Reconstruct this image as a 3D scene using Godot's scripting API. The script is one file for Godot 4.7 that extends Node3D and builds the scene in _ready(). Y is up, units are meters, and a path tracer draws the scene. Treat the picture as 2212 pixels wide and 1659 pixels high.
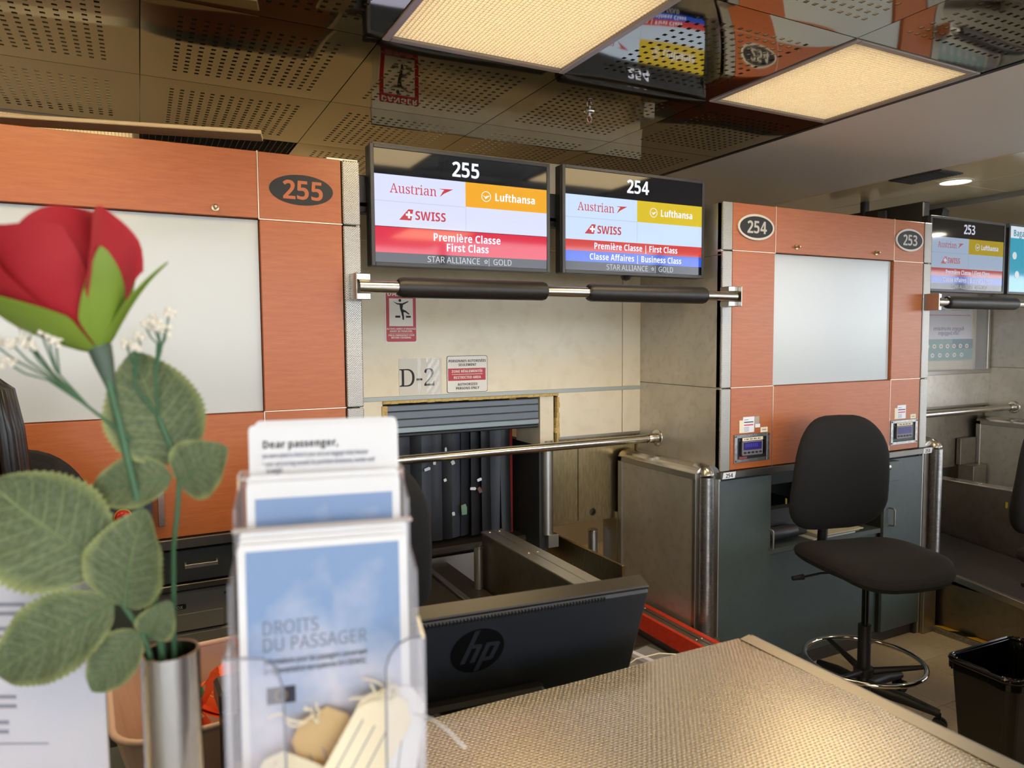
extends Node3D
# Airport check-in desks 255 / 254 / 253. Units are metres, y is up; the counter fronts lie along x.

const CAM_YAW := -0.47660915
const FZ := -2.347        # front face of the counter units
const BZ := -2.911        # back wall of the baggage recesses
const CEIL := 2.4375      # ceiling height
var M := {}
var taken := {}
var sans: Font
var sans_bold: Font
var serif: Font

# ---------------------------------------------------------------- mesh builder
class MB:
	var v := PackedVector3Array()
	var n := PackedVector3Array()
	var t := PackedVector2Array()
	var c := PackedColorArray()
	var tint := Color(1, 1, 1)
	var tinted := false
	func vert(p: Vector3, nn: Vector3, uv = null):
		v.push_back(p); n.push_back(nn)
		if uv == null:
			var a := nn.abs()
			if a.y >= a.x and a.y >= a.z: uv = Vector2(p.x, p.z)
			elif a.x >= a.z: uv = Vector2(p.z, -p.y)
			else: uv = Vector2(p.x, -p.y)
		t.push_back(uv); c.push_back(tint)
	func tri(a: Vector3, b: Vector3, d: Vector3, na = null, nb = null, nd = null, ua = null, ub = null, ud = null):
		var g := (d - a).cross(b - a)
		if na == null: na = g.normalized()
		if nb == null: nb = na
		if nd == null: nd = na
		if g.dot(na + nb + nd) < 0.0:
			var s = b; b = d; d = s
			s = nb; nb = nd; nd = s
			s = ub; ub = ud; ud = s
		vert(a, na, ua); vert(b, nb, ub); vert(d, nd, ud)
	func quad(a: Vector3, b: Vector3, d: Vector3, e: Vector3, nn = null):
		tri(a, b, d, nn); tri(a, d, e, nn)
	func box(lo: Vector3, hi: Vector3, bev := 0.0, xf := Transform3D()):
		var ctr := (lo + hi) * 0.5
		var h := (hi - lo).abs() * 0.5
		var r: float = min(bev, min(h.x, min(h.y, h.z)) * 0.98)
		var ax := [Vector3.RIGHT, Vector3.UP, Vector3.BACK]
		for i in 3:
			var u: Vector3 = ax[(i + 1) % 3]; var w: Vector3 = ax[(i + 2) % 3]; var d: Vector3 = ax[i]
			var hu := h[(i + 1) % 3] - r; var hw := h[(i + 2) % 3] - r
			for s in [-1.0, 1.0]:
				var o: Vector3 = ctr + d * (s * h[i])
				quad(xf * (o - u * hu - w * hw), xf * (o + u * hu - w * hw), xf * (o + u * hu + w * hw), xf * (o - u * hu + w * hw), xf.basis * (d * s))
		if r <= 0.0: return
		for i in 3:
			var u: Vector3 = ax[(i + 1) % 3]; var w: Vector3 = ax[(i + 2) % 3]; var d: Vector3 = ax[i]
			for su in [-1.0, 1.0]:
				for sw in [-1.0, 1.0]:
					var a1: Vector3 = ctr + u * (su * h[(i + 1) % 3]) + w * (sw * (h[(i + 2) % 3] - r))
					var a2: Vector3 = ctr + u * (su * (h[(i + 1) % 3] - r)) + w * (sw * h[(i + 2) % 3])
					var e: Vector3 = d * (h[i] - r)
					quad(xf * (a1 - e), xf * (a1 + e), xf * (a2 + e), xf * (a2 - e), (xf.basis * (u * su + w * sw)).normalized())
		for sx in [-1.0, 1.0]:
			for sy in [-1.0, 1.0]:
				for sz in [-1.0, 1.0]:
					var s := Vector3(sx, sy, sz)
					var k := h - Vector3(r, r, r)
					tri(xf * (ctr + s * Vector3(h.x, k.y, k.z)), xf * (ctr + s * Vector3(k.x, h.y, k.z)), xf * (ctr + s * Vector3(k.x, k.y, h.z)), (xf.basis * s).normalized())
	func at(ctr: Vector3, size: Vector3, bev := 0.0, xf := Transform3D()):
		box(ctr - size * 0.5, ctr + size * 0.5, bev, xf)
	func tube(pts: Array, r, seg := 12, closed := false, caps := true):
		var m := pts.size()
		var rings := []; var nrm := []
		var up := Vector3.UP
		for i in m:
			var a: Vector3 = pts[(i - 1 + m) % m] if (closed or i > 0) else pts[i]
			var b: Vector3 = pts[(i + 1) % m] if (closed or i < m - 1) else pts[i]
			var d := (b - a).normalized()
			if i == 0: up = Vector3.UP if abs(d.y) < 0.9 else Vector3.RIGHT
			var x := d.cross(up).normalized(); up = x.cross(d).normalized()
			var rr: float = r[i] if r is Array else r
			var ring := []; var rn := []
			for k in seg:
				var q := TAU * k / seg
				var w := x * cos(q) + up * sin(q)
				rn.push_back(w); ring.push_back(pts[i] + w * rr)
			rings.push_back(ring); nrm.push_back(rn)
		for i in (m if closed else m - 1):
			var j := (i + 1) % m
			for k in seg:
				var l := (k + 1) % seg
				tri(rings[i][k], rings[j][k], rings[j][l], nrm[i][k], nrm[j][k], nrm[j][l])
				tri(rings[i][k], rings[j][l], rings[i][l], nrm[i][k], nrm[j][l], nrm[i][l])
		if caps and not closed:
			for e in [0, m - 1]:
				var q: Vector3 = pts[e]
				var nn: Vector3 = (pts[e] - pts[1 if e == 0 else m - 2]).normalized()
				for k in seg: tri(q, rings[e][k], rings[e][(k + 1) % seg], nn)
	func cyl(a: Vector3, b: Vector3, r0: float, r1 := -1.0, seg := 20):
		tube([a, b], [r0, r0 if r1 < 0.0 else r1], seg)
	# profile: list of Vector2(radius, height) turned about the y axis of xf
	func lathe(prof: Array, seg := 24, xf := Transform3D()):
		var fn := []
		for i in prof.size() - 1:
			var d: Vector2 = (prof[i + 1] - prof[i]).normalized()
			fn.push_back(Vector2(d.y, -d.x))
		for i in prof.size() - 1:
			var na: Vector2 = fn[i]; var nb: Vector2 = fn[i]
			if i > 0 and fn[i].dot(fn[i - 1]) > 0.7: na = (fn[i] + fn[i - 1]).normalized()
			if i < fn.size() - 1 and fn[i].dot(fn[i + 1]) > 0.7: nb = (fn[i] + fn[i + 1]).normalized()
			for k in seg:
				var q0 := TAU * k / seg; var q1 := TAU * (k + 1) / seg
				var e0 := Vector3(cos(q0), 0, sin(q0)); var e1 := Vector3(cos(q1), 0, sin(q1))
				var y := Vector3.UP
				var p00: Vector3 = xf * (e0 * prof[i].x + y * prof[i].y); var p01: Vector3 = xf * (e1 * prof[i].x + y * prof[i].y)
				var p10: Vector3 = xf * (e0 * prof[i + 1].x + y * prof[i + 1].y); var p11: Vector3 = xf * (e1 * prof[i + 1].x + y * prof[i + 1].y)
				var n00: Vector3 = xf.basis * (e0 * na.x + y * na.y); var n01: Vector3 = xf.basis * (e1 * na.x + y * na.y)
				var n10: Vector3 = xf.basis * (e0 * nb.x + y * nb.y); var n11: Vector3 = xf.basis * (e1 * nb.x + y * nb.y)
				if prof[i].x > 1e-6: tri(p00, p01, p11, n00, n01, n11)
				if prof[i + 1].x > 1e-6: tri(p00, p11, p10, n00, n11, n10)
	# polygon in the xy plane pushed from z0 to z1
	func prism(poly: PackedVector2Array, z0: float, z1: float, xf := Transform3D()):
		var ids := Geometry2D.triangulate_polygon(poly)
		for i in range(0, ids.size(), 3):
			for s in [[z0, -1.0], [z1, 1.0]]:
				var q := []
				for k in 3: q.push_back(xf * Vector3(poly[ids[i + k]].x, poly[ids[i + k]].y, s[0]))
				tri(q[0], q[1], q[2], xf.basis * Vector3(0, 0, s[1]))
		var area := 0.0
		for i in poly.size(): area += poly[i].cross(poly[(i + 1) % poly.size()])
		for i in poly.size():
			var a := poly[i]; var b := poly[(i + 1) % poly.size()]
			var d := (b - a) * signf(area)
			quad(xf * Vector3(a.x, a.y, z0), xf * Vector3(b.x, b.y, z0), xf * Vector3(b.x, b.y, z1), xf * Vector3(a.x, a.y, z1), (xf.basis * Vector3(d.y, -d.x, 0)).normalized())
	# smooth surface from f(u, v), optionally given a thickness; uv runs 0..1
	func sheet(nu: int, nv: int, f: Callable, thick := 0.0):
		var p := []; var nn := []
		for i in nu + 1:
			for j in nv + 1:
				p.push_back(f.call(float(i) / nu, float(j) / nv))
		var w := nv + 1
		for i in nu + 1:
			for j in w:
				var du: Vector3 = p[min(i + 1, nu) * w + j] - p[max(i - 1, 0) * w + j]
				var dv: Vector3 = p[i * w + min(j + 1, nv)] - p[i * w + max(j - 1, 0)]
				var g := du.cross(dv)
				nn.push_back(g.normalized() if g.length() > 1e-12 else Vector3.ZERO)
		for i in nn.size():
			if nn[i] == Vector3.ZERO: nn[i] = nn[clampi(i + (w if i < w else -w), 0, nn.size() - 1)]
		for side in ([1.0, -1.0] if thick > 0.0 else [1.0]):
			for i in nu:
				for j in nv:
					var q := [i * w + j, (i + 1) * w + j, (i + 1) * w + j + 1, i * w + j + 1]
					var P := []; var N := []; var U := []
					for k in q:
						P.push_back(p[k] + nn[k] * (thick * 0.5 * side)); N.push_back(nn[k] * side)
						U.push_back(Vector2(float(k / w) / nu, float(k % w) / nv))
					tri(P[0], P[1], P[2], N[0], N[1], N[2], U[0], U[1], U[2])
					tri(P[0], P[2], P[3], N[0], N[2], N[3], U[0], U[2], U[3])
		if thick > 0.0:
			var rim := []
			for i in nu: rim.push_back([i * w, (i + 1) * w]); rim.push_back([i * w + nv, (i + 1) * w + nv])
			for j in nv: rim.push_back([j, j + 1]); rim.push_back([nu * w + j, nu * w + j + 1])
			for e in rim:
				quad(p[e[0]] - nn[e[0]] * thick * 0.5, p[e[1]] - nn[e[1]] * thick * 0.5, p[e[1]] + nn[e[1]] * thick * 0.5, p[e[0]] + nn[e[0]] * thick * 0.5)
	# upholstered pad: outline in xy, puffed along z to +front / -back, bent by bend(p)
	func pad(outline: Array, front: float, back: float, bend: Callable, rings := 8):
		var m := outline.size()
		var ctr := Vector2.ZERO
		for q in outline: ctr += q
		ctr /= m
		for side in [1.0, -1.0]:
			var amp: float = front if side > 0 else back
			var P := []; var N := []
			for i in rings + 1:
				var a := PI * 0.5 * i / rings
				var s := 1.0 - pow(1.0 - sin(a), 1.0)
				var z := amp * pow(maxf(0.0, 1.0 - pow(s, 5.0)), 0.45)
				var row := []
				for k in m:
					var q: Vector2 = ctr + (outline[k] - ctr) * s
					row.push_back(bend.call(Vector3(q.x, q.y, z * side)))
				P.push_back(row)
			for i in rings + 1:
				var row := []
				for k in m:
					var du: Vector3 = P[min(i + 1, rings)][k] - P[max(i - 1, 0)][k]
					var dv: Vector3 = P[max(i, 1)][(k + 1) % m] - P[max(i, 1)][(k - 1 + m) % m]
					if i == 0: row.push_back(Vector3.ZERO)
					else: row.push_back(du.cross(dv).normalized() * side)
				N.push_back(row)
			var mid := Vector3.ZERO
			for k in m: mid += N[1][k]
			mid = mid.normalized()
			for k in m: N[0][k] = mid
			if mid.dot((bend.call(Vector3(ctr.x, ctr.y, amp * side)) - bend.call(Vector3(ctr.x, ctr.y, 0.0)))) < 0.0:
				for i in rings + 1:
					for k in m: N[i][k] = -N[i][k]
			for i in rings:
				for k in m:
					var l := (k + 1) % m
					tri(P[i][k], P[i + 1][k], P[i + 1][l], N[i][k], N[i + 1][k], N[i + 1][l])
					if i > 0: tri(P[i][k], P[i + 1][l], P[i][l], N[i][k], N[i + 1][l], N[i][l])
	func mesh() -> ArrayMesh:
		var a := []; a.resize(Mesh.ARRAY_MAX)
		a[Mesh.ARRAY_VERTEX] = v; a[Mesh.ARRAY_NORMAL] = n; a[Mesh.ARRAY_TEX_UV] = t
		if tinted: a[Mesh.ARRAY_COLOR] = c
		var am := ArrayMesh.new()
		am.add_surface_from_arrays(Mesh.PRIMITIVE_TRIANGLES, a)
		return am

# ---------------------------------------------------------------- scene helpers
func numbered(s: String) -> String:
	var k: int = taken.get(s, 0); taken[s] = k + 1
	return s if k == 0 else "%s_%03d" % [s, k]
func put(parent: Node, called: String, what, m: Material) -> MeshInstance3D:
	var o := MeshInstance3D.new()
	o.mesh = what.mesh() if what is MB else what
	o.material_override = m
	o.name = numbered(called) if parent == self else called
	o.cast_shadow = GeometryInstance3D.SHADOW_CASTING_SETTING_ON
	parent.add_child(o, true)
	return o
func tag(o: Node, label: String, category: String, group := ""):
	o.set_meta("label", label); o.set_meta("category", category)
	if group != "": o.set_meta("group", group)
	return o
func thing(called: String, label: String, category: String, pos := Vector3.ZERO, turn := 0.0, group := "") -> Node3D:
	var o := Node3D.new()
	o.name = numbered(called); add_child(o, true)
	o.position = pos; o.rotation.y = turn
	return tag(o, label, category, group)
func single(called: String, mb, m: Material, label: String, category: String, group := "") -> MeshInstance3D:
	return tag(put(self, called, mb, m), label, category, group)
func struct(called: String, mb, m: Material) -> MeshInstance3D:
	var o := put(self, called, mb, m); o.set_meta("kind", "structure"); return o
func struct_node(called: String) -> Node3D:
	var o := Node3D.new(); o.name = numbered(called); add_child(o, true); o.set_meta("kind", "structure"); return o
func bx(lo: Vector3, hi: Vector3, bev := 0.0) -> MB:
	var b := MB.new(); b.box(lo, hi, bev); return b
func text(parent: Node, s: String, pos: Vector3, em: float, m: Material, font: Font, stretch := 1.0, align := HORIZONTAL_ALIGNMENT_CENTER, called := "lettering", depth := 0.0004) -> MeshInstance3D:
	var tm := TextMesh.new()
	tm.text = s; tm.font = font; tm.font_size = 48; tm.pixel_size = em / 48.0; tm.depth = depth; tm.curve_step = 1.0
	tm.horizontal_alignment = align
	var o := put(parent, called, tm, m)
	o.position = pos; o.scale = Vector3(stretch, 1, 1)
	return o
func rrect(w: float, h: float, r: float, k := 6) -> PackedVector2Array:
	var p := PackedVector2Array()
	for q in 4:
		var c := Vector2((w * 0.5 - r) * [1, -1, -1, 1][q], (h * 0.5 - r) * [1, 1, -1, -1][q])
		for i in k + 1: p.push_back(c + Vector2.from_angle(PI * 0.5 * (q + float(i) / k)) * r)
	return p
func ellipse(a: float, b: float, k := 48) -> PackedVector2Array:
	var p := PackedVector2Array()
	for i in k: p.push_back(Vector2(a * cos(TAU * i / k), b * sin(TAU * i / k)))
	return p
func srgb(r: int, g: int, b: int) -> Color: return Color8(r, g, b)
func mat(col: Color, rough := 0.5, metal := 0.0) -> StandardMaterial3D:
	var m := StandardMaterial3D.new()
	m.albedo_color = col; m.roughness = rough; m.metallic = metal
	return m
func glow(col: Color, e: float) -> StandardMaterial3D:
	var m := mat(Color(0.02, 0.02, 0.02), 0.3)
	m.emission_enabled = true; m.emission = col; m.emission_energy_multiplier = e
	return m
func noise_img(w: int, h: int, freq: float, sd: int, oct := 4) -> Image:
	var f := FastNoiseLite.new(); f.seed = sd; f.frequency = freq; f.fractal_octaves = oct; f.noise_type = FastNoiseLite.TYPE_SIMPLEX_SMOOTH
	return f.get_seamless_image(w, h)
# colour texture: two noise layers steer a blend between three colours
func blend_tex(w: int, h: int, cols: Array, f1: float, f2: float, sd: int, mixed := 0.5) -> ImageTexture:
	var a := noise_img(w, h, f1, sd); var b := noise_img(w, h, f2, sd + 7)
	var o := Image.create(w, h, true, Image.FORMAT_RGB8)
	for y in h:
		for x in w:
			var k := a.get_pixel(x, y).r; var l := b.get_pixel(x, y).r
			var q: Color = cols[0].lerp(cols[1], k)
			o.set_pixel(x, y, q.lerp(cols[2], clampf((l - 0.5) * 2.0, 0.0, 1.0) * mixed))
	return ImageTexture.create_from_image(o)
func with_tex(m: StandardMaterial3D, tex: Texture2D, sc: Vector3, off := Vector3.ZERO) -> StandardMaterial3D:
	m.albedo_texture = tex; m.albedo_color = Color(1, 1, 1); m.uv1_scale = sc; m.uv1_offset = off; return m
func bump(m: StandardMaterial3D, tex: Texture2D, depth_cm: float) -> StandardMaterial3D:
	m.heightmap_enabled = true; m.heightmap_texture = tex; m.heightmap_scale = depth_cm; return m

# ---------------------------------------------------------------- materials
func knurl_img() -> ImageTexture:
	var o := Image.create(64, 64, true, Image.FORMAT_RGB8)
	for y in 64:
		for x in 64:
			var h := 0.0
			for q in [Vector2(16, 16), Vector2(48, 48), Vector2(16, 80), Vector2(80, 16), Vector2(-16, 48), Vector2(48, -16)]:
				var d := Vector2(absf(x - q.x) / 27.0, absf(y - q.y) / 13.0)
				h = maxf(h, clampf(1.25 - pow(d.x * d.x + d.y * d.y, 0.5) * 1.2, 0.0, 1.0))
			h = h * h * (3.0 - 2.0 * h)
			o.set_pixel(x, y, Color(h, h, h))
	return ImageTexture.create_from_image(o)
func screen_img(bands: Array) -> ImageTexture:
	var o := Image.create(512, 288, true, Image.FORMAT_RGB8)
	for b in bands: o.fill_rect(b[0], b[1])
	return ImageTexture.create_from_image(o)
func build_materials():
	var wood := blend_tex(512, 512, [srgb(170, 92, 42), srgb(183, 104, 52), srgb(158, 79, 32)], 0.016, 0.05, 11, 0.5)
	for k in 4:
		var w := with_tex(mat(Color.WHITE, 0.36), wood, Vector3(0.7, 8.0, 1), Vector3(0.23 * k, 0.37 * k, 0))
		w.clearcoat_enabled = true; w.clearcoat = 0.1; w.clearcoat_roughness = 0.3
		M["wood%d" % k] = w
	M.wood_edge = mat(srgb(112, 52, 26), 0.5)
	M.strip = mat(srgb(205, 185, 165), 0.35, 0.9)
	M.board = mat(srgb(192, 199, 201), 0.14)
	M.oval_black = mat(srgb(20, 21, 23), 0.5)
	M.oval_rim = mat(srgb(214, 211, 204), 0.4)
	M.orange_print = mat(srgb(188, 104, 62), 0.45)
	M.grey_print = mat(srgb(190, 190, 186), 0.4)
	M.brass = mat(srgb(178, 160, 128), 0.25, 1.0)
	var kn := knurl_img()
	var steel_tone := blend_tex(256, 256, [srgb(196, 190, 178), srgb(212, 207, 197), srgb(180, 170, 154)], 0.01, 0.05, 31, 0.5)
	M.column = bump(mat(srgb(182, 180, 174), 0.36, 0.85), kn, 0.12); M.column.uv1_scale = Vector3(130, 130, 1)
	M.counter = bump(mat(srgb(214, 206, 192), 0.27, 1.0), kn, 0.18); M.counter.uv1_scale = Vector3(72, 88, 1)
	M.side_steel = bump(with_tex(mat(Color.WHITE, 0.42, 0.75), steel_tone, Vector3(1.3, 1.3, 1)), noise_tex_fine(), 0.02)
	M.low_steel = with_tex(mat(Color.WHITE, 0.36, 1.0), blend_tex(256, 256, [srgb(146, 138, 126), srgb(164, 156, 144), srgb(130, 120, 105)], 0.01, 0.05, 37, 0.5), Vector3(1.1, 1.1, 1))
	M.steel = mat(srgb(200, 196, 188), 0.24, 1.0)
	M.steel_soft = mat(srgb(186, 182, 174), 0.38, 1.0)
	M.steel_worn = with_tex(mat(Color.WHITE, 0.36, 1.0), blend_tex(256, 256, [srgb(150, 148, 146), srgb(190, 188, 184), srgb(120, 118, 116)], 0.03, 0.08, 77, 0.7), Vector3(3, 3, 1))
	M.chrome = mat(srgb(210, 208, 204), 0.08, 1.0)
	M.brushed_gold = with_tex(mat(Color.WHITE, 0.30, 1.0), blend_tex(256, 256, [srgb(168, 152, 116), srgb(190, 172, 132), srgb(140, 124, 92)], 0.04, 0.06, 44, 0.5), Vector3(6, 1.0, 1))
	M.cream = with_tex(mat(Color.WHITE, 0.42), blend_tex(512, 512, [srgb(236, 226, 200), srgb(230, 217, 186), srgb(212, 198, 166)], 0.006, 0.02, 5, 0.45), Vector3(0.9, 0.9, 1))
	M.cream_edge = mat(srgb(170, 176, 172), 0.45, 0.2)
	M.ochre = with_tex(mat(Color.WHITE, 0.7), blend_tex(128, 128, [srgb(196, 162, 88), srgb(214, 188, 128), srgb(156, 122, 60)], 0.05, 0.12, 9, 0.7), Vector3(5, 5, 1))
	M.shutter = mat(srgb(106, 114, 120), 0.42, 0.3)
	M.shutter_bar = mat(srgb(140, 150, 152), 0.35, 0.5)
	for k in 3: M["strip_rubber%d" % k] = mat([srgb(30, 31, 34), srgb(44, 46, 52), srgb(66, 70, 78)][k], 0.38)
	M.red = with_tex(mat(Color.WHITE, 0.4), blend_tex(128, 128, [srgb(236, 78, 52), srgb(224, 66, 42), srgb(196, 54, 36)], 0.03, 0.1, 3, 0.6), Vector3(4, 4, 1))
	M.red_post = mat(srgb(150, 20, 14), 0.5)
	M.belt = with_tex(mat(Color.WHITE, 0.55), blend_tex(256, 256, [srgb(46, 42, 38), srgb(58, 53, 47), srgb(72, 66, 58)], 0.02, 0.06, 21, 0.5), Vector3(2, 9, 1))
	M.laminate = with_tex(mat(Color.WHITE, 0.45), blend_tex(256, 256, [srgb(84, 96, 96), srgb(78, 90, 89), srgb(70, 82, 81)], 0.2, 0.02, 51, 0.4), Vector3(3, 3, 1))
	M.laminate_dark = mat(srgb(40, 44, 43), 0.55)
	M.worktop = mat(srgb(120, 116, 110), 0.32, 0.9)
	M.black = mat(srgb(22, 22, 23), 0.45)
	M.black_gloss = mat(srgb(14, 14, 15), 0.12)
	M.bezel = mat(srgb(58, 60, 63), 0.4)
	M.foam = bump(mat(srgb(34, 31, 29), 0.42), noise_tex_fine(), 0.05)
	var weave := noise_tex_fine()
	M.fabric = bump(mat(srgb(20, 19, 19), 0.9), weave, 0.08); M.fabric.uv1_scale = Vector3(6, 6, 1)
	M.fabric.rim_enabled = true; M.fabric.rim = 0.08
	M.floor = with_tex(mat(Color.WHITE, 0.32), blend_tex(256, 256, [srgb(206, 188, 158), srgb(216, 199, 170), srgb(190, 172, 142)], 0.03, 0.09, 61, 0.5), Vector3(3.3, 3.3, 1))
	M.floor_b = with_tex(mat(Color.WHITE, 0.34), blend_tex(256, 256, [srgb(201, 182, 152), srgb(212, 194, 165), srgb(185, 167, 137)], 0.03, 0.09, 71, 0.5), Vector3(3.3, 3.3, 1))
	M.bounce_floor = mat(srgb(222, 218, 208), 0.3)
	M.grout = mat(srgb(96, 84, 68), 0.7)
	M.tile_metal = mat(srgb(156, 148, 132), 0.045, 1.0)
	M.gypsum = mat(srgb(230, 226, 220), 0.45)
	M.beige_panel = mat(srgb(232, 218, 180), 0.14)
	M.beige = mat(srgb(206, 192, 166), 0.55)
	M.fascia = mat(srgb(150, 150, 146), 0.5)
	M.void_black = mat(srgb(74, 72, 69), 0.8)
	M.white_paint = mat(srgb(226, 224, 218), 0.6)
	M.lamp_frame = mat(srgb(178, 170, 162), 0.35, 0.4)
	M.louvre = mat(srgb(251, 247, 238), 0.4)
	M.paper = mat(srgb(232, 234, 238), 0.6)
	M.paper_cream = mat(srgb(236, 226, 196), 0.7)
	M.ink = mat(srgb(34, 34, 38), 0.7)
	M.ink_soft = mat(srgb(124, 130, 146), 0.7)
	M.sign_red = mat(srgb(186, 32, 44), 0.4)
	M.sign_white = mat(srgb(232, 228, 216), 0.4)
	M.pane = mat(Color(0.93, 0.95, 1.0, 0.10), 0.03); M.pane.transparency = BaseMaterial3D.TRANSPARENCY_ALPHA
	M.tape = mat(Color(0.95, 0.96, 0.96, 0.16), 0.06); M.tape.transparency = BaseMaterial3D.TRANSPARENCY_ALPHA
	M.acrylic = mat(Color(0.90, 0.90, 0.96, 0.12), 0.03); M.acrylic.transparency = BaseMaterial3D.TRANSPARENCY_ALPHA
	M.acrylic_edge = mat(Color(0.86, 0.82, 0.80, 0.55), 0.1); M.acrylic_edge.transparency = BaseMaterial3D.TRANSPARENCY_ALPHA
	M.lcd = glow(srgb(52, 40, 120), 0.5)
	M.lcd_on = glow(srgb(84, 74, 190), 0.5)
	M.text_white = glow(srgb(232, 236, 255), 1.0)
	M.text_red = glow(srgb(206, 24, 44), 0.8)
	M.text_grey = glow(srgb(205, 208, 212), 0.7)
func noise_tex_fine() -> ImageTexture:
	if not M.has("_fine"):
		var i := noise_img(256, 256, 0.22, 90, 2); M["_fine"] = ImageTexture.create_from_image(i)
	return M["_fine"]

# ---------------------------------------------------------------- the build
func _ready():
	var cam := Camera3D.new(); cam.name = "camera"
	var ca := CameraAttributesPhysical.new()
	ca.frustum_focal_length = 22.46; ca.frustum_focus_distance = 2.7; ca.exposure_aperture = 5.8
	cam.attributes = ca
	cam.position = Vector3(0, 1.6, 0); cam.rotation = Vector3(-0.06442038, CAM_YAW, -0.00691164)
	add_child(cam); cam.fov = 56.22; cam.current = true
	var sky_mat := ProceduralSkyMaterial.new()
	sky_mat.sky_top_color = srgb(206, 218, 236); sky_mat.sky_horizon_color = srgb(238, 241, 246)
	sky_mat.ground_bottom_color = srgb(120, 120, 120); sky_mat.ground_horizon_color = srgb(200, 202, 204)
	sky_mat.energy_multiplier = 6.6
	var sky := Sky.new(); sky.sky_material = sky_mat
	var env := Environment.new()
	env.background_mode = Environment.BG_SKY; env.sky = sky
	env.tonemap_mode = Environment.TONE_MAPPER_LINEAR; env.tonemap_exposure = 1.28
	env.sdfgi_enabled = true; env.ssao_enabled = true; env.ssil_enabled = true
	var we := WorldEnvironment.new(); we.name = "world"; we.environment = env; add_child(we)
	sans = SystemFont.new(); sans.font_names = PackedStringArray(["Droid Sans"])
	sans_bold = SystemFont.new(); sans_bold.font_names = PackedStringArray(["Droid Sans"]); sans_bold.font_weight = 700
	serif = SystemFont.new(); serif.font_names = PackedStringArray(["Droid Serif"])
	build_materials()
	build_hall()
	build_ceiling()
	build_recess()
	build_units()
	build_conveyors()
	build_screens()
	build_bars()
	build_chairs()
	build_desk()
	build_flower()
	build_holder()

func build_hall():
	# hall shell: floor, walls and the glazed front behind the viewer
	var fl := struct("floor", bx(Vector3(-9, -0.2, -7), Vector3(15, -0.004, 10)), M.grout)
	var ta := bx(Vector3(-0.1515, -0.004, -0.1515), Vector3(0.1515, 0.0, 0.1515), 0.0015).mesh()
	for i in 11:
		for j in 8:
			var t := put(fl, "vinyl_tile", ta, M.floor if (i * 7 + j * 3) % 5 < 3 else M.floor_b)
			t.position = Vector3(1.05 + 0.305 * i, 0, -0.15 - 0.305 * j); t.rotation.y = PI * 0.5 * ((i + j) % 4)
	var far := MB.new()
	for r in [[Vector3(-9, -0.004, -7), Vector3(0.898, 0, 10)], [Vector3(0.898, -0.004, 0.0025), Vector3(15, 0, 10)], [Vector3(0.898, -0.004, -7), Vector3(15, 0, -2.4375)], [Vector3(4.2525, -0.004, -2.4375), Vector3(15, 0, 0.0025)]]: far.box(r[0], r[1])
	put(fl, "vinyl_field", far, M.floor)
	struct("floor", bx(Vector3(-9, 0.0, -0.28), Vector3(15, 0.004, 10)), M.bounce_floor)  # unseen pale floor, added to bounce daylight up to the ceilings
	struct("wall_back", bx(Vector3(-9, 0, -4.8), Vector3(15, 2.6, -4.6)), M.beige)
	struct("wall_left", bx(Vector3(-9.2, 0, -7.2), Vector3(-9, 5.0, 10)), M.white_paint)
	struct("wall_right", bx(Vector3(15, 0, -4.8), Vector3(15.2, 0.85, 10)), M.white_paint)
	struct("wall_right", bx(Vector3(15, 4.7, 0.75), Vector3(15.2, 5.0, 10)), M.white_paint)
	for k in 5:
		var z0 := -4.6 + 2.92 * k; var hi := 4.7 if z0 > 0.5 else CEIL - 0.03
		var w := struct("window_%d" % (k + 21), bx(Vector3(15.06, 0.85, z0 + 0.06), Vector3(15.072, hi, z0 + 2.86)), M.pane)
		put(w, "mullion", bx(Vector3(15, 0.85, z0 - 0.06), Vector3(15.15, hi, z0 + 0.06)), M.bezel)
	struct("ceiling", bx(Vector3(-9.2, 5.0, 0.75), Vector3(15.2, 5.2, 10.2)), M.white_paint)
	struct("wall_front", bx(Vector3(-9, 0, 10), Vector3(15, 0.85, 10.2)), M.white_paint)
	struct("wall_front", bx(Vector3(-9, 4.7, 10), Vector3(15, 5.0, 10.2)), M.white_paint)
	for k in 9:
		var x := -9.0 + 3.0 * k
		if k > 0 and k < 8: struct("trim_%d" % k, bx(Vector3(x - 0.06, 0.85, 10), Vector3(x + 0.06, 4.7, 10.15)), M.bezel)
	for k in 8:
		var w := struct("window_%d" % (k + 1), bx(Vector3(-9 + 3 * k + 0.06, 0.85, 10.06), Vector3(-6 + 3 * k - 0.06, 4.7, 10.072)), M.pane)
		put(w, "transom", bx(Vector3(-9 + 3 * k + 0.06, 2.3, 10.03), Vector3(-6 + 3 * k - 0.06, 2.36, 10.1)), M.bezel)

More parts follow.
